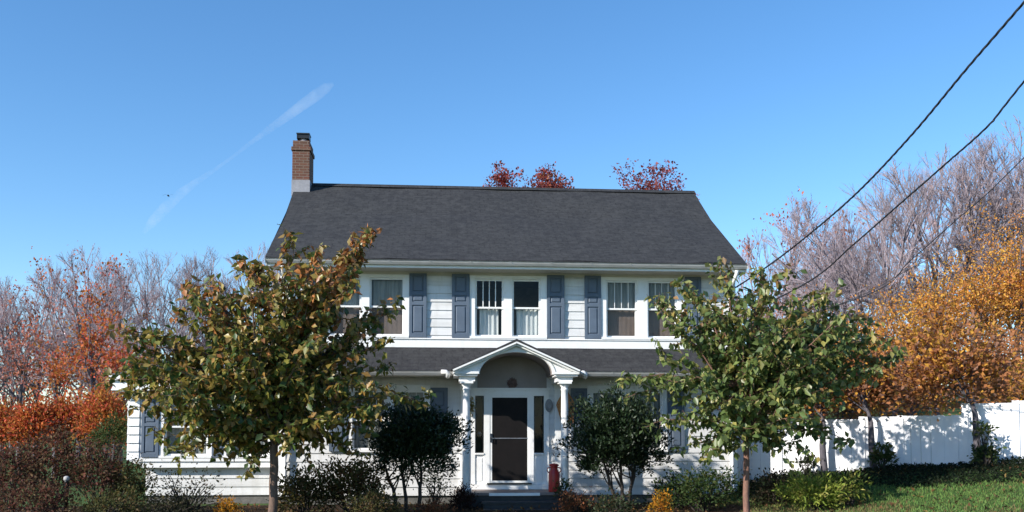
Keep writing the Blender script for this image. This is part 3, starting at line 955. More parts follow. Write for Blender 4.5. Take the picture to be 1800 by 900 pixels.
for i, x in enumerate(posts):
    zt = max(p[2] for p in plan if abs(p[0] - x) < 1e-6 or abs(p[1] - x) < 1e-6)
    w = MB(); fence_box(w, x - 0.055, x + 0.055, float(H(x, fence_y(x))) - 0.3, zt + 0.028, 0.045, 0.09)
    w.build('post', M['vinyl'], fence)

# ------------------------------------------------------------------ trees: foreground, grown to reach given tips
def spline(p0, p1, bend, n=7, jit=0.04):
    p0, p1 = Vector(p0), Vector(p1)
    out = []
    L = (p1 - p0).length
    for i in range(n):
        t = i / (n - 1)
        p = p0.lerp(p1, t) + Vector(bend) * (4 * t * (1 - t)) * L
        if 0 < i < n - 1: p += Vector((rng.uniform(-1, 1), rng.uniform(-1, 1), rng.uniform(-1, 1))) * jit * L * 0.5
        out.append(p)
    return out


def lerp_poly(pts, t):
    k = t * (len(pts) - 1); i = min(int(k), len(pts) - 2)
    return pts[i].lerp(pts[i + 1], k - i), (pts[i + 1] - pts[i]).normalized()


def front_tree(name, label, cat, u0, Y, tips, trunk_r, fork_z, trunk_mat, leaf, palette_fn, nextra, leafsize, per_twig, twig_gap, ext):
    base = at(u0, 900, Y); base.z = float(H(base.x, base.y)) - 0.03
    root = empty(name, base, label, cat)
    tr = MB(); tw = MB()
    fork = Vector((base.x + 0.02, base.y, fork_z)); top = fork + Vector((0.05, 0.1, 1.3))
    tr.tube(spline(base - Vector((0, 0, 0.2)), fork, (0.01, 0, 0), 6, 0.02) + [fork.lerp(top, .4), top], [trunk_r * 1.25, trunk_r * 1.05, trunk_r, trunk_r * .97, trunk_r * .95, trunk_r * .93, trunk_r * .7, trunk_r * .35], 10)
    P, C = [], []
    tl = []
    for (u, v, dy) in tips: tl.append(at(u, v, Y + dy))
    zc = np.mean([t.z for t in tl])
    for _ in range(nextra):
        a = rng.choice(tl); b = rng.choice(tl)
        p = a.lerp(b, rng.uniform(.2, .8)); p.y = Y + rng.choice((-1, 1)) * rng.uniform(0.5, ext)
        tl.append(p)
    for tip in tl:
        s = fork.lerp(top, rng.random() * 0.95) if tip.z > fork_z + 0.8 else fork.lerp(top, rng.random() * 0.3)
        tip = s + (tip - s) * 1.04; L = (tip - s).length
        bend = Vector(((s.x - tip.x) * 0.05 / L, 0, 0.06 if tip.z > fork_z + 0.5 else 0.10))
        limb = spline(s, tip, bend, 8, 0.05)
        r0 = trunk_r * 0.32 * min(1.2, L / 2.5)
        tr.tube(limb, [r0 * (1 - 0.85 * i / 7) for i in range(8)], 6)
        n = max(5, int(L / twig_gap))
        for k in range(n):
            t = 0.18 + 0.82 * (k + rng.random()) / n
            p, d = lerp_poly(limb, min(t, 1))
            dd = (d * 0.7 + Vector((rng.gauss(0, 1), rng.gauss(0, 1), rng.gauss(0.15, 0.7))) * 0.6).normalized()
            tlg = rng.uniform(0.25, 0.6) * (1.15 - 0.5 * t)
            q = spline(p, p + dd * tlg, (0, 0, -0.08), 4, 0.05)
            tr.tube(q, [0.008, 0.006, 0.005, 0.003], 3, False)
            for j in range(per_twig):
                pp, _ = lerp_poly(q, 0.2 + 0.8 * (j + rng.random()) / per_twig)
                P.append((pp.x + rng.gauss(0, .03), pp.y + rng.gauss(0, .03), pp.z + rng.gauss(0, .03)))
    tr.build('trunk', trunk_mat, root)
    P = np.array(P)
    me = palette_fn(P, leafsize)
    link('crown', me, leaf, root)
    return root


def merge_leaf(parts):
    return parts


def left_palette(P, s):
    # browner and more orange towards the upper spikes, dark green low down (leaf colours by zone)
    t = np.clip((P[:, 2] - 2.9) / 2.4 + 0.12 * np.sin(P[:, 0] * 3) + nrng.normal(0, 0.2, len(P)), 0, 1)
    olive = np.array([(0.115, 0.108, 0.022), (0.088, 0.088, 0.022), (0.140, 0.108, 0.028), (0.145, 0.085, 0.024)])
    rust = np.array([(0.16, 0.065, 0.022), (0.20, 0.085, 0.03), (0.11, 0.075, 0.025), (0.085, 0.08, 0.022)])
    me = leaves_mesh('crown', P, s, [(1, 1, 1, 1)], 0.42, 0.62, 0.3, colvar=0.0)
    i = nrng.integers(0, 4, len(P)); use = nrng.random(len(P)) < t
    c = 2.25 * np.where(use[:, None], rust[i], olive[i]) * nrng.uniform(0.7, 1.35, (len(P), 1))
    yel = nrng.random(len(P)) < 0.10
    c = np.where(yel[:, None], np.array([0.34, 0.25, 0.07]) * nrng.uniform(0.6, 1.3, (len(P), 1)), c)
    green = nrng.random(len(P)) < 0.30 * (1 - t)
    c = np.where(green[:, None], np.array([0.075, 0.125, 0.032]) * nrng.uniform(0.7, 1.3, (len(P), 1)), c)
    recol(me, c)
    return me


def right_palette(P, s):
    cols = np.array([(0.066, 0.088, 0.026), (0.045, 0.068, 0.022), (0.10, 0.105, 0.035), (0.125, 0.10, 0.03), (0.12, 0.07, 0.028)])
    hi = np.clip((P[:, 2] - 3.2) / 1.8, 0, 1) * 0.5 + np.clip((P[:, 0] - 4.5) / 3, 0, 1) * 0.25
    k = nrng.choice(3, len(P), p=[.45, .35, .2]); k2 = nrng.choice([2, 3, 4], len(P), p=[.35, .4, .25])
    k = np.where(nrng.random(len(P)) < hi, k2, k)
    me = leaves_mesh('crown', P, s, [(1, 1, 1, 1)], 0.45, 0.62, 0.3, colvar=0.0)
    c = 2.4 * cols[k] * nrng.uniform(0.65, 1.4, (len(P), 1))
    y = nrng.random(len(P)) < 0.07
    c = np.where(y[:, None], np.array([0.36, 0.33, 0.10]) * nrng.uniform(.6, 1.3, (len(P), 1)), c)
    recol(me, c)
    return me


def recol(me, c):
    n = len(c); cc = np.ones((n, 4, 4)); cc[:, :, :3] = c[:, None, :]
    me.color_attributes['leafcol'].data.foreach_set('color', cc.reshape(-1))


LT = [(638, 422, 0), (634, 432, .1), (626, 448, -.1), (612, 460, .2), (618, 475, 0), (606, 486, .1), (452, 478, .1), (448, 492, -.1), (366, 505, .1), (350, 530, -.1), (233, 585, .1), (250, 625, -.1), (262, 640, .2), (218, 660, .1), (235, 690, -.2), (310, 790, .2), (330, 760, -.6),  (585, 500, -.3), (555, 485, .4), (500, 492, -.4), (455, 485, .2), (400, 515, -.2), (340, 515, .3), (310, 560, -.5), (275, 590, .2), (238, 600, -.2), (245, 650, .3), (222, 668, 0),
      (255, 720, -.5), (300, 750, .3), (345, 790, -.4), (420, 790, .3), (440, 815, -.2), (540, 810, .2), (560, 760, -.6), (620, 790, .3), (690, 545, .2), (668, 600, -.4), (672, 650, .3), (690, 690, -.3), (735, 705, .2), (650, 720, -.5), (640, 560, .6),
      (300, 660, 1.2), (270, 700, .6), (290, 770, .3), (380, 760, .9), (460, 800, .6), (500, 780, -.9), (590, 770, .5), (660, 740, .3), (350, 730, -.9), (620, 590, -.3), (590, 540, .2), (605, 500, -.2), (560, 600, -.8), (480, 600, .8), (400, 620, -.8), (330, 640, .8), (430, 700, -.9), (520, 700, .9), (600, 680, -.9), (520, 540, -.5), (430, 560, .5), (370, 690, .6), (600, 610, .4)]
front_tree('ornamental_tree', 'broad young tree with olive and rust leaves before the left half of the house', 'tree', 478, -4.5, LT, 0.082, 1.35, M['bark'], M['leaf'], left_palette, 36, 0.155, 10, 0.125, 1.5)
RT = [(1265, 468, 0), (1280, 510, .2), (1235, 525, -.3), (1200, 505, .2), (1160, 540, -.2), (1190, 585, .3), (1175, 625, -.3), (1110, 665, .1), (1125, 690, .3), (1155, 745, -.3), (1195, 700, .4), (1215, 790, .1), (1240, 800, -.3), (1340, 500, .3), (1375, 488, -.2), (1420, 520, .3), (1460, 520, -.2),
      (1495, 560, .2), (1525, 600, -.3), (1580, 628, 0), (1545, 612, .3), (1560, 640, -.2), (1520, 575, .3), (1505, 605, -.4), (1455, 560, .1), (1525, 665, .2), (1475, 590, .2), (1500, 640, .4), (1480, 690, -.3), (1430, 745, .2), (1415, 790, -.1), (1480, 772, .2), (1380, 800, -.2), (1350, 780, .5), (1300, 780, -.5), (1300, 560, -.7), (1260, 620, .8), (1320, 640, -.9), (1400, 620, .8), (1430, 660, -.8), (1260, 700, -.8), (1340, 710, .9), (1330, 545, .5), (1390, 545, -.6), (1440, 590, .5), (1250, 660, -.4), (1180, 660, .4), (1290, 730, .3), (1380, 750, -.4), (1460, 640, .2), (1230, 590, .3), (1210, 740, -.3), (1400, 700, -.6)]
front_tree('ornamental_tree', 'loose young tree with green and yellowing leaves before the right end of the house', 'tree', 1311, -4.5, RT, 0.062, 1.45, M['redbark'], M['leaf'], right_palette, 34, 0.155, 10, 0.14, 1.5)


# ------------------------------------------------------------------ shrubs
def shrub(name, label, cat, u, vt, vb, hw, Y, palette, n=1500, size=0.07, mat='leaf_matte', group=None, stems=7, bark='dkbark', droop=0.1, per=14, cr=0.10, shell=0.35, depth=0.8, base=None, width=0.55, bottom=None, flat=-0.6, bare_to=None, lump=0.25):
    """shrub whose crown spans hw pixels either side of u, from vt to vb"""
    c = at(u, (vt + vb) / 2, Y); top = at(u, vt, Y); bot = at(u, vb, Y); e = at(u + hw, (vt + vb) / 2, Y)
    rx = (e - c).length; rz = (top.z - bot.z) / 2
    gz = float(H(c.x, Y))
    root = empty(name, (c.x, Y, gz), label, cat, group)
    P, ids, cl = clumps((c.x, Y, c.z), (rx * .9, rx * depth * .9, rz * .92), max(4, n // per), per, cr, shell, flat, lump)
    keep = P[:, 2] > gz + 0.02
    P, ids = P[keep], ids[keep]
    link('foliage', leaves_mesh('foliage', P, size, palette, droop, width, 0.25, out_center=(c.x, Y, c.z - rz * .6), clump_id=ids), M[mat], root)
    if stems:
        s_ = MB()
        sel = cl[nrng.choice(len(cl), min(len(cl), stems * 3), replace=False)]
        for i, t in enumerate(sel):
            b0 = Vector((c.x + rng.uniform(-.12, .12) * min(1, rx), Y + rng.uniform(-.1, .1), gz - 0.05))
            q = spline(b0, Vector(t), (0, 0, 0.06), 6, 0.08)
            r = 0.012 if i % 3 else 0.02
            s_.tube(q, [r, r * .9, r * .8, r * .6, r * .4, r * .25], 5, False)
        s_.build('stems', M[bark], root)
    return root


DK = [(0.016, 0.030, 0.013, 4), (0.022, 0.042, 0.016, 3), (0.035, 0.055, 0.022, 1)]
MAR = [(0.125, 0.050, 0.036, 3), (0.095, 0.060, 0.036, 3), (0.16, 0.10, 0.05, 2), (0.17, 0.06, 0.045, 1)]
OLV = [(0.12, 0.10, 0.032, 2), (0.07, 0.08, 0.028, 3), (0.14, 0.095, 0.045, 1)]
BRN = [(0.17, 0.11, 0.055, 2), (0.13, 0.11, 0.04, 2), (0.08, 0.08, 0.03, 2)]
GRN = [(0.038, 0.070, 0.022, 3), (0.06, 0.095, 0.028, 2), (0.12, 0.13, 0.045, 1)]
LIME = [(0.28, 0.33, 0.06, 3), (0.20, 0.28, 0.05, 2), (0.36, 0.34, 0.10, 1)]
GOLD = [(0.55, 0.28, 0.025, 3), (0.45, 0.18, 0.02, 2), (0.12, 0.12, 0.03, 1)]
RUST = [(0.30, 0.11, 0.05, 3), (0.20, 0.10, 0.055, 2), (0.12, 0.09, 0.04, 1)]
ORG = [(0.55, 0.16, 0.05, 3), (0.48, 0.21, 0.05, 2), (0.58, 0.12, 0.07, 2), (0.24, 0.12, 0.05, 1)]


# the two dark evergreens flanking the door: dense crown on visible crooked stems
def evergreen(label, u, vt, vb, hw, Y, stems_u):
    c = at(u, (vt + vb) / 2, Y); top = at(u, vt, Y); bot = at(u, vb, Y); rx = (at(u + hw, vt, Y) - at(u, vt, Y)).length
    gz = float(H(c.x, Y)); rz = (top.z - bot.z) / 2
    root = empty('evergreen_shrub', (c.x, Y, gz), label, 'shrub', 'dark evergreen shrubs flanking the front door')
    P, ids, cl = clumps((c.x, Y, c.z), (rx * .95, rx * .8, rz * .95), 420, 52, 0.11, 0.2, -0.8, 0.14)
    link('crown', leaves_mesh('crown', P, 0.085, DK, 0.0, 0.45, 0.2, out_center=(c.x, Y, c.z - rz), clump_id=ids), M['leaf_dark'], root)
    for su in stems_u:
        b0 = at(su[0], 890, Y); b0.z = gz - 0.05; t = at(su[1], (vt + vb) / 2 + 20, Y)
        w = MB(); q = spline(b0, t, (0.03, 0, 0), 8, 0.05); w.tube(q, [0.045, 0.042, 0.04, 0.036, 0.032, 0.028, 0.02, 0.012], 8)
        for k in range(9):
            p, d = lerp_poly(q, rng.uniform(.35, .95)); e = Vector(cl[rng.randrange(len(cl))]); w.tube(spline(p, p.lerp(e, .8), (0, 0, .05), 5, .06), [0.018, .015, .011, .008, .004], 5, False)
        w.build('stem', M['dkbark'], root)
    return root


evergreen('dark rounded evergreen on thin crooked stems left of the front door', 730, 706, 846, 86, -2.6, [(716, 700), (735, 740), (700, 670)])
evergreen('dark dense evergreen with a pointed top right of the front door', 1078, 694, 850, 90, -2.2, [(1092, 1090), (1086, 1050), (1100, 1120)])

gm = 'maroon shrubs along the left edge'
shrub('barberry_shrub', 'maroon twiggy shrub at the far left edge of the garden', 'shrub', 15, 775, 900, 80, -3.2, MAR, 2600, 0.075, group=gm)
shrub('barberry_shrub', 'tall maroon shrub standing in front of the orange hedge', 'shrub', 95, 752, 890, 75, -2.4, MAR, 2600, 0.075, group=gm)
shrub('barberry_shrub', 'maroon brown shrub beside the left corner of the wing', 'shrub', 172, 770, 895, 62, -3.0, MAR + [(0.05, 0.055, 0.02, 2)], 2200, 0.075, group=gm)
shrub('barberry_shrub', 'low maroon shrub in front at the lower left corner', 'shrub', 55, 845, 930, 95, -4.6, MAR, 2200, 0.07, group=gm)
shrub('olive_shrub', 'olive brown shrub under the left end of the wing', 'shrub', 232, 812, 915, 50, -3.0, OLV, 1800, 0.07)
shrub('olive_shrub', 'low olive shrub along the bottom edge left of the tree trunk', 'shrub', 190, 862, 935, 80, -4.6, OLV, 1800, 0.06)
shrub('green_shrub', 'rounded green bush behind the maroon shrubs left of the wing', 'shrub', 200, 732, 800, 34, 2.0, GRN + [(0.08, 0.07, 0.02, 2)], 1400, 0.08)
shrub('twiggy_shrub', 'sparse twiggy shrub in front of the lattice base of the wing', 'shrub', 330, 828, 905, 70, -2.4, [(0.06, 0.065, 0.03, 3), (0.10, 0.08, 0.05, 1), (0.12, 0.10, 0.09, 1)], 420, 0.07, stems=16, per=5, cr=0.12)
shrub('twiggy_shrub', 'dark low twiggy shrub under the wing near the tree trunk', 'shrub', 300, 866, 930, 90, -4.0, [(0.03, 0.035, 0.018, 3), (0.07, 0.06, 0.035, 1)], 1300, 0.06)
shrub('chrysanthemum', 'golden orange chrysanthemum left of the left tree trunk', 'plant', 400, 876, 915, 24, -3.6, GOLD, 700, 0.05, stems=4, cr=0.05)
shrub('dry_shrub', 'olive brown dry shrub right of the left tree trunk', 'shrub', 535, 828, 915, 56, -3.2, BRN + OLV, 2800, 0.075)
shrub('dry_shrub', 'bronze leaved shrub between the left tree and the dark evergreen', 'shrub', 620, 800, 915, 70, -3.0, BRN + OLV + [(0.18, 0.08, 0.04, 2)], 4200, 0.075)
shrub('dry_shrub', 'low grassy shrub at the bottom edge under the left evergreen', 'shrub', 660, 862, 930, 60, -4.2, OLV + BRN, 1500, 0.07)
shrub('small_shrub', 'small green shrub in front of the siding right of the thin evergreen stems', 'shrub', 765, 832, 885, 26, -1.2, [(0.06, 0.085, 0.05, 2), (0.03, 0.05, 0.02, 2)], 420, 0.06, per=6)
shrub('chrysanthemum', 'dark brown faded chrysanthemum left of the porch steps', 'plant', 812, 850, 915, 26, -1.9, [(0.035, 0.018, 0.014, 3), (0.05, 0.022, 0.016, 2)], 1500, 0.05, cr=0.06)
shrub('chrysanthemum', 'rust red chrysanthemum at the bottom edge left of the steps', 'plant', 760, 880, 925, 34, -3.4, RUST, 1200, 0.05, cr=0.06)
shrub('chrysanthemum', 'brown chrysanthemum right of the porch steps', 'plant', 1010, 860, 925, 36, -2.6, RUST + [(0.06, 0.04, 0.02, 2)], 1500, 0.05, cr=0.06)
shrub('small_shrub', 'small green plant beside the red milk can', 'plant', 990, 840, 880, 16, -1.75, GRN, 300, 0.06, per=6, cr=.06)
shrub('chrysanthemum', 'golden yellow chrysanthemum at the bottom edge in front of the dark shrub', 'plant', 1164, 866, 920, 24, -4.0, GOLD, 900, 0.05, cr=.05)
shrub('low_shrub', 'low grey green plant at the bottom edge below the right evergreen', 'plant', 1075, 868, 920, 50, -3.6, [(0.07, 0.09, 0.05, 2), (0.03, 0.05, 0.02, 3), (0.10, 0.06, 0.03, 1)], 1100, 0.06)
shrub('green_shrub', 'dark green spreading shrub left of the right tree trunk', 'shrub', 1235, 818, 915, 78, -2.8, GRN, 2800, 0.075)
shrub('green_shrub', 'small dark green shrub against the house wall beyond the spreading shrub', 'shrub', 1180, 842, 895, 34, -2.0, DK + GRN, 900, 0.07)
shrub('dry_shrub', 'dark brown shrub right of the right tree trunk below the fence', 'shrub', 1368, 822, 910, 48, -2.6, [(0.035, 0.03, 0.018, 3), (0.06, 0.045, 0.03, 2), (0.03, 0.04, 0.018, 1)], 1600, 0.075)
shrub('lime_shrub', 'bright yellow green spreading juniper on the bank below the fence', 'shrub', 1432, 840, 895, 68, -4.0, LIME, 2000, 0.12, droop=0.05, per=10, cr=0.10, width=0.28)
shrub('lime_shrub', 'smaller yellow green sprig of juniper reaching over the lawn edge', 'shrub', 1492, 838, 868, 34, -4.1, LIME + GRN, 500, 0.12, droop=0.05, per=8, width=0.28)

# leaf strip painting in shade, grass, fallen leaves (uncountable)
def scatter(n, x0, x1, y0, y1, test=None):
    X = nrng.uniform(x0, x1, n); Y = nrng.uniform(y0, y1, n)
    if test is not None:
        k = test(X, Y); X, Y = X[k], Y[k]
    return np.column_stack([X, Y, H(X, Y)])


def shade_band_test(X, Y):
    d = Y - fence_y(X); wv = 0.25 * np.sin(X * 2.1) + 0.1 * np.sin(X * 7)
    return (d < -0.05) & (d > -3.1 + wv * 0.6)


pts = scatter(76000, 5.2, 15.5, -8.5, 1.3, shade_band_test)
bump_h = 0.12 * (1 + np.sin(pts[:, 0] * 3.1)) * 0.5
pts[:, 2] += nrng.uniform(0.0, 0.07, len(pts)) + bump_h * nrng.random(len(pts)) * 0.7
o = link('shade_band', leaves_mesh('shade_band', pts, 0.06, [(0.012, 0.022, 0.010, 3), (0.016, 0.028, 0.012, 2), (0.024, 0.024, 0.012, 1)], -0.1, 0.6, 0.2), M['leaf_matte'])  # near-black leaves stand in for the shade lying on the grass
tag(o, 'dark leaf strip painted in as shade along the foot of the white fence', 'painted shade', kind='stuff')


def grass_test(X, Y):
    d = Y - fence_y(X); return (d < -2.85 + 0.15 * np.sin(X * 2.1)) & (X > 4.6 + 0.3 * np.sin(Y * 2))


pts = scatter(70000, 4.4, 13, -10, -1.5, grass_test)
dist = pts[:, 1]
o = link('grass', leaves_mesh('grass', pts, 0.07, [(0.10, 0.22, 0.070, 4), (0.13, 0.25, 0.08, 2), (0.17, 0.15, 0.07, 1)], -0.9, 0.18, 0.1), M['leaf_matte'])
straw = nrng.random(len(pts)) < np.clip(0.10 + 0.5 * sm(7.6 - pts[:, 0], 0, 2.2) + 0.45 * sm(np.sin(pts[:, 0] * 1.9 + 1) * np.sin(pts[:, 1] * 2.3), 0.35, 0.8), 0, .75)
gcol = np.where(straw[:, None], np.array([0.25, 0.19, 0.09]), np.where(nrng.random((len(pts), 1)) < .6, np.array([0.15, 0.28, 0.075]), np.array([0.20, 0.31, 0.085]))) * nrng.uniform(.75, 1.25, (len(pts), 1))
recol(o.data, gcol)
tag(o, 'mown green grass on the bank at the right', 'grass', kind='stuff')
pts = scatter(5200, -9, 12, -7.5, -0.3, lambda X, Y: (Y < fence_y(np.maximum(X, 5)) - 0.6) & ((np.sin(X * 1.7 + Y) + np.sin(Y * 2.3) > -0.3)))
pts[:, 2] += 0.02
o = link('fallen_leaves', leaves_mesh('fallen_leaves', pts, 0.09, [(0.22, 0.12, 0.05, 2), (0.16, 0.08, 0.04, 2), (0.30, 0.2, 0.07, 1), (0.1, 0.06, 0.035, 2)], -0.02, 0.65, 0.4, upn=2.5), M['leaf_matte'])
tag(o, 'dry fallen leaves scattered over the beds and lawn edge', 'fallen leaves', kind='stuff')

# small plants against the fence
gf = 'small shrubs at the foot of the fence'
def fence_shrub(label, u, vt, vb, hw, pal, n, off=0.55):
    x = fx(u); shrub('fence_shrub', label, 'shrub', u, vt, vb, hw, fence_y(x) - off, pal, n, 0.10, group=gf, per=8, cr=.07, stems=4)
fence_shrub('small green shrub in front of the middle fence panels', 1552, 786, 824, 20, GRN + [(0.10, 0.12, 0.04, 2)], 420)
fence_shrub('small green shrub at the right beside the leaning fence tree', 1733, 782, 822, 20, GRN + [(0.10, 0.12, 0.04, 2)], 420)
fence_shrub('leafy sprig high up against the rightmost fence panel beside the tree trunk', 1729, 745, 770, 14, GRN, 120)
fence_shrub('sparse twiggy shrub against the leftmost fence panel', 1420, 800, 832, 18, [(0.03, 0.04, 0.02, 1)], 180)

# pale stone in the left shrubs
p = at(117, 845, -3.9)
w = MB(); w.lathe([(0.035, 0), (0.04, p.z - 0.02), (0.045, p.z)], p.x, p.y, 10)
root = empty('garden_light', (p.x, p.y, 0), 'small white garden light on a dark post among the maroon shrubs', 'garden light')
w.build('post', M['black'], root)
w = MB(); w.lathe([(0.04, p.z + 0.001), (0.055, p.z + 0.02), (0.055, p.z + 0.06), (0.04, p.z + 0.08), (0.015, p.z + 0.09)], p.x, p.y, 14); w.build('lamp_head', M['fieldstone'], root)


# ------------------------------------------------------------------ background trees
def mesh_of(mb, name):
    me = bpy.data.meshes.new(name); me.from_pydata(mb.v, [], mb.f); me.polygons.foreach_set('use_smooth', mb.s); me.update(); return me


def fan_mesh(seed, h, rad, base_h, n_limb):
    """bare crown: straight limbs fanning out to a dome, each carrying finer and finer straight shoots"""
    r_ = random.Random(seed); trunk, tw = MB(), MB(); ends = []
    ctr = Vector((0, 0, base_h * h)); top = h * (1 - base_h)
    def dome(d, k): return ctr + Vector((d.x * rad * h, d.y * rad * h, d.z * top)) * k
    sp = [Vector((r_.gauss(0, .05) * i, r_.gauss(0, .05) * i, h * (0.03 * -1 + 0.80 * i / 8))) for i in range(9)]
    trunk.tube(sp, [h * 0.017 * (1 - 0.1 * i) for i in range(9)], 8, False)
    def shoot(p, e, r, lev):
        n = (6, 4, 3, 2)[lev]
        L = (e - p).length
        q = spline(p, e, (r_.gauss(0, .03), r_.gauss(0, .03), -0.04 if lev == 0 else 0), n, 0.05)
        (trunk if lev == 0 else tw).tube(q, [r * (1 - 0.75 * i / (n - 1)) for i in range(n)], (6, 4, 3, 3)[lev], False)
        if lev == 3: ends.append(e); return
        d = (e - p).normalized()
        for k in range((10, 7, 4)[lev]):
            t = r_.uniform(0.25, 0.98) ** 0.75; b, _ = lerp_poly(q, t)
            a = (0.42, 0.42, 0.5)[lev]
            nd = (d + Vector((r_.gauss(0, a), r_.gauss(0, a), r_.gauss(0.12, a * .7)))).normalized()
            l2 = L * (1.1 - t * 0.5) * r_.uniform(.4, .65)
            e2 = b + nd * l2
            w_ = e2 - ctr; m_ = math.sqrt((w_.x / (rad * h)) ** 2 + (w_.y / (rad * h)) ** 2 + (max(w_.z, 0) / top) ** 2)
            if m_ > 1.0: e2 = b + nd * l2 * max(0.25, 1 - (m_ - 1) * 2.2)
            shoot(b, e2, max(r * (0.42, 0.5, 0.6)[lev], 0.006), lev + 1)
    for k in range(n_limb):
        an = r_.uniform(0, 6.283); th = math.acos(r_.uniform(0.05, 1.0)); d = Vector((math.sin(th) * math.cos(an), math.sin(th) * math.sin(an), math.cos(th)))
        t = r_.uniform(0.28, 0.62) + 0.3 * max(0, d.z - .6)
        p, _ = lerp_poly(sp, min(t, .95))
        shoot(p, dome(d, r_.uniform(.8, 1.0)), h * 0.0062, 0)
    return trunk, tw, ends


BARE = []
for sd_, rad_, bh_, nl_ in ((11, 0.40, 0.42, 17), (23, 0.44, 0.36, 19), (37, 0.36, 0.45, 15), (51, 0.48, 0.38, 20)):
    t, tw, ends = fan_mesh(sd_, 10.0, rad_, bh_, nl_)
    BARE.append((mesh_of(t, 'trunk'), mesh_of(tw, 'branches'), ends))


def bare_tree(label, u, vt, Y, proto, pink=False, leaf=None, nleaf=0, wide=1.0, lsize=0.2, zone=None, group='bare trees behind the house', lean=0):
    b = at(u, 700, Y); gz = float(H(b.x, Y)); h = at(u, vt, Y).z - gz
    tm, bm, ends = BARE[proto]
    root = empty('bare_tree', (b.x, Y, gz), label, 'tree', group)
    k = h / 10.0
    root.scale = (k * wide, k * wide, k); root.rotation_euler = (0, lean, rng.uniform(0, 6.28))
    for nm, me, mt in (('trunk', tm, M['greybark']), ('branches', bm, M['twig_pink'] if pink else M['twig'])):
        me2 = me
        if len(me.materials) == 0: me.materials.append(mt)
        o = bpy.data.objects.new(nm, me2); COL.objects.link(o); o.parent = root
        if nm == 'branches':
            o.material_slots[0].link = 'OBJECT'; o.material_slots[0].material = mt
    if leaf:
        e = np.array([tuple(q) for q in ends])
        if zone: e = e[(e[:, 2] > zone[0]) & (e[:, 2] < zone[1])]
        ctr = e[nrng.choice(len(e), max(1, nleaf // 12))]
        P = np.repeat(ctr, 12, 0) + nrng.normal(size=(len(ctr) * 12, 3)) * 0.28
        me = leaves_mesh('leaves', P, lsize / k, leaf, 0.2, 0.7, 0.3, clump_id=np.repeat(np.arange(len(ctr)), 12))
        o = bpy.data.objects.new('leaves', me); me.materials.append(M['leaf_matte']); COL.objects.link(o); o.parent = root
    return root


PINK = [(0.45, 0.16, 0.10, 2), (0.50, 0.20, 0.16, 2), (0.40, 0.15, 0.05, 1)]
gl = 'bare trees at the left'
LBARE = [
    ('bare tree with sparse pink leaves at the far left edge', 5, 500, 36, 0, True, PINK, 700, 0.9),
    ('slender bare tree second from the left edge', 62, 458, 40, 2, True, PINK, 300, 0.8),
    ('tall bare tree with orange leaf clusters on its right side', 140, 447, 34, 1, True, ORG, 900, 0.75),
    ('bare grey tree with a fine round crown left of the house, above the wing roof', 255, 442, 44, 3, False, None, 0, 0.85),
    ('slim bare tree just right of the round crowned one', 315, 458, 46, 0, False, None, 0, 0.8),
    ('bare tree behind the left spikes of the leafy tree', 365, 442, 46, 2, False, None, 0, 0.8),
    ('bare tree nearest the left edge of the house', 436, 448, 48, 1, True, None, 0, 0.7),
    ('low bare tree with red leaves between the orange clustered tree and the wing', 200, 560, 28, 3, True, PINK + ORG, 1100, 0.8),
    ('bare tree far behind between the orange clustered tree and the round crowned one', 190, 455, 50, 0, True, None, 0, 0.85),
    ('thin bare tree far behind at the left margin', 25, 490, 56, 2, False, None, 0, 0.9),
    ('bare tree with a few pink leaves showing beyond the left roof edge', 468, 432, 40, 0, True, PINK, 120, 0.35),
]
for (lb, u, vt, Y, pr, pk, lf, nl, wd) in LBARE: bare_tree(lb, u, vt, Y, pr, pk, lf, nl, wd, 0.20, group=gl)
gr = 'bare trees on the right hillside'
RBARE = [
    ('low pink twigged bare tree closest to the right roof corner', 1338, 425, 27, 2, True, PINK, 300, 0.7),
    ('tall thin bare tree behind the gap between fan crown and middle tree', 1605, 305, 30, 2, True, None, 0, 0.9),
    ('small pinkish bare tree beside the right roof corner', 1392, 358, 26, 0, True, PINK, 420, 0.8),
    ('broad bare tree with a rounded fan crown on the right hillside', 1555, 300, 19, 3, False, None, 0, 0.95),
    ('tall bare tree in the middle of the right hillside crowns', 1640, 284, 20, 1, False, None, 0, 0.9),
    ('bare tree with a high dome crown near the right edge', 1715, 255, 19, 0, False, None, 0, 0.85),
    ('tallest bare tree at the right edge', 1790, 242, 19, 1, False, None, 0, 0.9),
    ('bare tree with reddish twigs left of the broad fan crown', 1480, 375, 28, 2, True, PINK, 150, 0.9),
    ('bare tree far back between the dome crown and the right edge', 1755, 300, 36, 3, True, None, 0, 0.8),
    ('low bare tree with bent grey limbs behind the right leafy tree', 1500, 470, 17, 1, False, None, 0, 1.0),
]
for (lb, u, vt, Y, pr, pk, lf, nl, wd) in RBARE: bare_tree(lb, u, vt, Y, pr, pk, lf, nl, wd, 0.2, group=gr)


def catmull(P, n=14):
    out = []
    Q = [P[0] * 2 - P[1]] + P + [P[-1] * 2 - P[-2]]
    for i in range(1, len(Q) - 2):
        a, b, c, d = Q[i - 1:i + 3]
        for k in range(n):
            t = k / n
            out.append(0.5 * ((2 * b) + (c - a) * t + (2 * a - 5 * b + 4 * c - d) * t * t + (3 * b - a - 3 * c + d) * t ** 3))
    out.append(P[-1]); return out


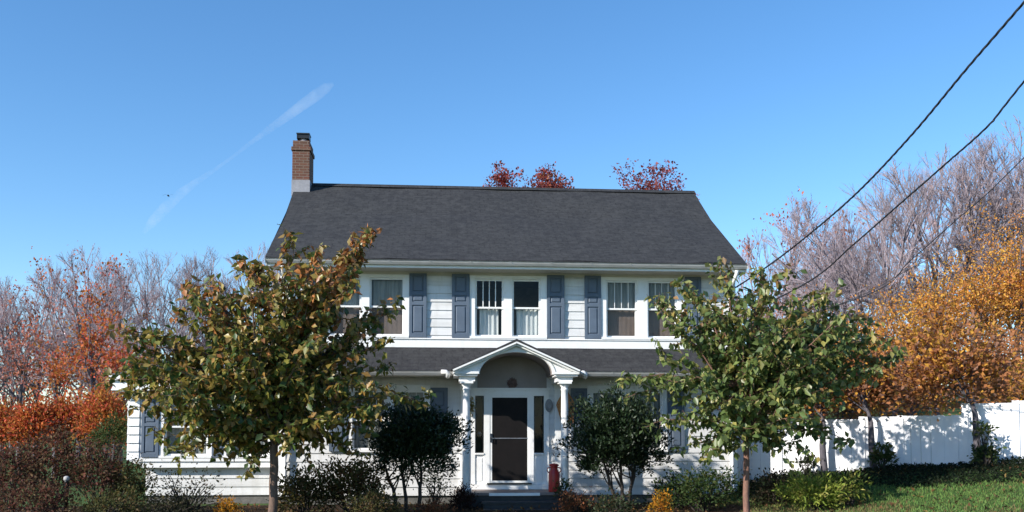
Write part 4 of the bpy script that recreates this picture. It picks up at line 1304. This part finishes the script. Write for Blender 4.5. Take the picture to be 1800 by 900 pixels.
def leafy_tree(name, label, u, vt, vb, hw, Y, pal, n, size, group, trunk_w=0.09, vbase=None, lean=0.0, cr=0.3, shell=0.3, depth=1.0, per=22, bark='greybark', lump=0.25, flat=-0.8, over=0.0, base_x=None):
    Y0 = Y; Y = Y + over
    c = at(u, (vt + vb) / 2, Y); top = at(u, vt, Y); bot = at(u, vb, Y); rx = (at(u + hw, vt, Y) - top).length; rz = (top.z - bot.z) / 2
    bx = c.x if base_x is None else base_x; gz = float(H(bx, Y0))
    root = empty(name, (bx, Y0, gz), label, 'tree', group)
    P, ids, cl = clumps((c.x, Y, c.z), (rx * .92, rx * depth, rz * .95), n // per, per, cr, shell, flat, lump)
    link('crown', leaves_mesh('crown', P, size, pal, 0.2, 0.65, 0.3, out_center=(c.x, Y, c.z - rz), clump_id=ids), M['leaf_matte'], root)
    w = MB(); b0 = Vector((bx, Y0, gz - 0.1)); t0 = Vector((c.x, Y, c.z))
    if base_x is None: q = spline(b0, t0, (0, 0, 0.0), 8, 0.03)
    else:
        k1 = Vector((bx - 0.05, Y0, gz + 0.7)); k2 = Vector((bx + (c.x - bx) * 0.35, Y0, gz + 1.35)); q = catmull([b0, k1, k2, t0], 3)[:8]; q = q[:7] + [t0]
    w.tube(q, [trunk_w * f for f in (1.15, 1, .95, .9, .8, .7, .5, .3)], 9)
    for k in range(26):
        p, _ = lerp_poly(q, rng.uniform(.5 if base_x is None else .84, 1)); e = Vector(cl[rng.randrange(len(cl))]); w.tube(spline(p, e, (0, 0, .08), 6, .05), [trunk_w * (0.6 if base_x is not None else 1) * f for f in (.35, .3, .24, .18, .1, .05)], 5, False)
    w.build('trunk', M[bark], root)
    return root


# red crowns just above the ridge
gred = 'red trees showing over the ridge'
RED = [(0.30, 0.06, 0.05, 3), (0.36, 0.10, 0.07, 2), (0.20, 0.06, 0.06, 2)]
leafy_tree('red_tree', 'leftmost red treetop above the ridge', 888, 294, 420, 38, 12, RED, 4200, 0.11, gred, cr=.13, shell=.1, lump=.22)
leafy_tree('red_tree', 'red treetop next to the leftmost one above the ridge', 961, 291, 420, 43, 12.5, RED + [(0.45, 0.18, 0.07, 1)], 5000, 0.11, gred, cr=.13, shell=.1, lump=.22)
leafy_tree('red_tree', 'sparser red treetop above the right half of the ridge', 1146, 290, 420, 72, 12, RED + [(0.30, 0.13, 0.16, 2)], 4200, 0.11, gred, cr=.16, shell=.1, lump=.22)

# orange hedge row at the left
goh = 'orange bushes in a row behind the left garden'
for (lb, u, vt, hw, Y, n, pal) in (
        ('orange red bush at the far left end of the hedge row', 0, 712, 48, 9, 2600, ORG),
        ('orange bush second in the hedge row from the left edge', 62, 706, 46, 8.5, 2600, ORG),
        ('red orange bush in the middle of the hedge row below the trunk', 120, 690, 48, 9, 2800, ORG),
        ('bright orange bush at the right end of the hedge row beside the wing', 185, 686, 50, 8, 2800, ORG + [(0.40, 0.2, 0.04, 2)])):
    shrub('orange_bush', lb, 'bush', u, vt, 800, hw, Y, pal, int(n * 1.5), 0.12, group=goh, per=18, cr=.2, shell=.4, stems=5)

gpt = 'orange and pink trees among the bare ones at the left'
for (lb, u, vt, vb, hw, Y, n, pal, bk) in (
        ('slim orange tree rising in front of the bare trees left of the wing', 160, 505, 720, 42, 13, 1700, ORG, 'greybark'),
        ('pinkish orange tree close to the wing roof at the left', 212, 590, 730, 40, 10, 1500, ORG + PINK, 'greybark'),
        ('sparse pink leaved tree near the far left edge', 40, 545, 720, 58, 15, 900, PINK, 'greybark'),
        ('sparse salmon leaved tree between the pink one and the slim orange tree', 100, 600, 720, 40, 14, 800, PINK + ORG, 'greybark')):
    leafy_tree('autumn_tree', lb, u, vt, vb, hw, Y, pal, n, 0.13, gpt, 0.10, cr=.28, shell=.15, lump=.45)

# trees standing at the fence: leaning trunks and brown orange crowns
BO = [(0.38, 0.16, 0.07, 4), (0.50, 0.23, 0.065, 3), (0.28, 0.15, 0.10, 3), (0.62, 0.34, 0.06, 2)]
gft = 'brown leaved trees standing along the fence'
for (lb, ub, uc, vt, vb, hw, n) in (
        ('brown leaved tree with a straight trunk at the left fence panels', 1441, 1430, 640, 742, 66, 2400),
        ('russet leaved tree with a leaning trunk at the middle of the fence', 1526, 1500, 590, 745, 92, 3600),
        ('russet leaved tree with a leaning trunk near the right end of the fence', 1708, 1676, 580, 735, 108, 4400)):
    x = fx(ub); Yt = fence_y(x) - 0.35
    cx_ = at(uc, 700, Yt).x
    leafy_tree('fence_tree', lb, uc, vt, vb, hw, Yt, BO, n, 0.12, gft, 0.085, base_x=x, cr=.2, depth=.45, lump=.3, over=0.4, bark='fencebark')

# orange and yellow trees behind the fence on the hillside
gor = 'orange trees on the hillside behind the fence'
OY = [(0.68, 0.32, 0.06, 4), (0.72, 0.42, 0.08, 3), (0.58, 0.24, 0.08, 3), (0.36, 0.2, 0.07, 2)]
OB = [(0.50, 0.21, 0.09, 4), (0.58, 0.27, 0.085, 2), (0.34, 0.18, 0.11, 3)]
for (lb, u, vt, vb, hw, Y, n, pal) in (
        ('orange tree rising at the right edge above the fence', 1800, 380, 640, 80, 13, 5600, OY),
        ('golden orange tree left of the one at the right edge', 1722, 425, 660, 72, 13, 5000, OY),
        ('orange tree in the middle of the hillside below the bare crowns', 1645, 470, 680, 66, 12, 4600, OY),
        ('yellowish orange tree at the left end of the hillside row', 1570, 520, 710, 56, 11, 3600, OY),
        ('reddish orange tree behind the middle fence panels', 1600, 600, 760, 78, 7, 4200, OB),
        ('reddish orange tree behind the right fence panels', 1760, 560, 740, 90, 7, 4800, OB),
        ('low yellow and brown tree behind the left fence panels', 1490, 660, 770, 60, 6, 2600, OB + [(0.4, 0.22, 0.03, 3)]),
        ('rusty tree at the left end of the hillside beside the leafy tree', 1505, 560, 740, 62, 9, 3000, OB + OY),
        ('bronze tree behind the crown of the right leafy tree', 1425, 560, 760, 70, 10, 2600, OB),
        ('golden low tree beyond the fence at the right edge', 1800, 640, 760, 70, 5, 2800, OB + [(0.4, 0.22, 0.03, 4)])):
    leafy_tree('orange_tree', lb, u, vt, vb, hw, Y, pal, int(n * 1.45), 0.10, gor, 0.12, cr=.30, shell=.2, lump=.5)

# ------------------------------------------------------------------ service wires, pole, bird, contrail
POLE = Vector((6.75, -16.5, 0))
HC = Vector((5.46, 0.25, 0))


def plane_hit(u, v, a, b):
    n = Vector((-(b.y - a.y), b.x - a.x, 0)); d = ray(u, v)
    return CAM + d * ((a - CAM).dot(n) / d.dot(n))


def cable(name, label, pix, a, b, z_house, r, twist=0.0, z_pole=None):
    P = [Vector((a.x, a.y, z_house))] + [plane_hit(u, v, a, b) for u, v in pix]
    d = (P[-1] - P[-2]); k = (b - P[-1]).to_2d().length / d.to_2d().length
    e = P[-1] + d * k * 1.0; P.append(Vector((b.x, b.y, e.z)))
    pts = catmull(P)
    w = MB()
    if twist:
        dense = []
        L = 0
        for i in range(len(pts) - 1):
            for k in range(5): dense.append(pts[i].lerp(pts[i + 1], k / 5))
        for j in range(3):
            q = []; L = 0
            for i, p in enumerate(dense):
                if i: L += (p - dense[i - 1]).length
                dd = (dense[min(i + 1, len(dense) - 1)] - dense[max(i - 1, 0)]).normalized(); s = dd.cross(Vector((0, 0, 1))).normalized(); u_ = s.cross(dd)
                an = L * twist + j * 2.094
                q.append(p + (s * math.cos(an) + u_ * math.sin(an)) * r * 0.95)
            w.tube(q, r, 5)
    else: w.tube(pts, r, 6)
    return tag(w.build(name, M['wire']), label, 'cable'), e.z


c1, zp = cable('service_cable', 'thick twisted black cable, highest of the lines running to the house corner', [(1335, 478), (1400, 430), (1500, 345), (1600, 240), (1700, 120), (1800, 4)], HC, POLE, 5.20, 0.0105, 11)
c2, zp2 = cable('service_cable', 'twisted black cable second from the top, running down behind the right tree', [(1420, 496), (1500, 430), (1580, 360), (1660, 290), (1740, 218), (1800, 143)], HC, POLE, 4.45, 0.0085, 11)
c3, zp3 = cable('telephone_wire', 'thin straight wire third from the top at the right edge', [(1520, 520), (1600, 458), (1677, 390), (1740, 336), (1800, 277)], HC, POLE, 4.05, 0.008)
P2 = Vector((13.0, -7.0, 0))
c4, _ = cable('telephone_wire', 'lowest thin wire crossing the orange trees at the right', [(1500, 525), (1600, 472), (1690, 428), (1760, 393), (1800, 368)], HC, P2, 3.9, 0.008)
pl = empty('utility_pole', POLE, 'weathered wooden utility pole carrying the house cables, beyond the right of the picture', 'utility pole')
w = MB(); w.tube([POLE + Vector((0.13, 0, -0.5)), POLE + Vector((0.13, 0, 5)), POLE + Vector((0.13, 0, zp + 0.8))], [0.16, 0.14, 0.115], 14); w.build('shaft', M['pole'], pl)

b = at(296, 344, 60); w = MB()
for s in (-1, 1):
    w.poly([b, b + Vector((s * .28, .05, .12)), b + Vector((s * .55, .12, .02)), b + Vector((s * .28, -.10, .08))])
w.tube([b + Vector((-.02, -.22, 0)), b + Vector((0, -.08, 0)), b + Vector((0, .1, 0)), b + Vector((0, .3, .0))], [0.03, 0.075, 0.06, 0.01], 7)
tag(w.build('bird', M['bird']), 'tiny dark bird flying in the sky left of the chimney', 'bird')


def contrail_mat(dens):
    m, nt, p = new_mat('contrail_vapour'); nt.nodes.remove(p)
    out = nt.nodes['Material Output']
    vs = nt.nodes.new('ShaderNodeVolumePrincipled'); vs.inputs['Color'].default_value = (1, 1, 1, 1)
    n = ramp(nt, noise(nt, 0.02, 5, 0.7), 0.36, 0.72)
    mm = nt.nodes.new('ShaderNodeMath'); mm.operation = 'MULTIPLY'; mm.inputs[1].default_value = dens; nt.links.new(n, mm.inputs[0])
    nt.links.new(mm.outputs[0], vs.inputs['Density']); nt.links.new(vs.outputs[0], out.inputs['Volume'])
    return m


YC = 1500
px = YC / 1700.0 * 1.02
tp = [(586, 147, 3), (574, 154, 9), (556, 167, 10.5), (530, 186, 9.5), (500, 208, 8), (470, 230, 6), (440, 252, 4), (410, 275, 3), (378, 298, 3.5), (345, 320, 6), (315, 342, 8.5), (290, 366, 10), (268, 390, 9), (252, 410, 3)]
w = MB(); w.tube([at(u, v, YC) for u, v, r in tp], [r * px for *_, r in tp], 16)
tag(w.build('contrail', contrail_mat(0.017)), 'faint diagonal white contrail streak in the sky above and left of the chimney', 'contrail', kind='stuff')

# ------------------------------------------------------------------ light
world = bpy.data.worlds.new('World'); scene.world = world; world.use_nodes = True
nt = world.node_tree
sky = nt.nodes.new('ShaderNodeTexSky'); sky.sky_type = 'NISHITA'; sky.sun_disc = False
EL, AZ = R(27), R(60)
SD = Vector((-math.sin(AZ) * math.cos(EL), -math.cos(AZ) * math.cos(EL), math.sin(EL)))
sky.sun_elevation = EL
sky.sun_rotation = math.atan2(SD.x, SD.y)
sky.air_density = 1.0; sky.dust_density = 0.15; sky.ozone_density = 3.5; sky.altitude = 100
bg = nt.nodes['Background']; bg.inputs['Strength'].default_value = 0.10
hs = nt.nodes.new('ShaderNodeHueSaturation'); hs.inputs['Saturation'].default_value = 1.18; hs.inputs['Value'].default_value = 1.18
nt.links.new(sky.outputs[0], hs.inputs['Color']); nt.links.new(hs.outputs[0], bg.inputs['Color'])
sd = bpy.data.lights.new('sun', 'SUN'); sd.energy = 4.0; sd.angle = R(0.5); sd.color = (1.0, 0.94, 0.85)
so = bpy.data.objects.new('sun', sd); COL.objects.link(so)
so.rotation_euler = (-SD).to_track_quat('-Z', 'Y').to_euler(); so.location = (-20, -15, 20)

vs = scene.view_settings
vs.view_transform = 'Standard'; vs.look = 'None'; vs.gamma = 1; vs.exposure = 0.9
vs.use_curve_mapping = False
scene.cycles.max_bounces = 6; scene.cycles.transparent_max_bounces = 8
scene.cycles.volume_bounces = 1
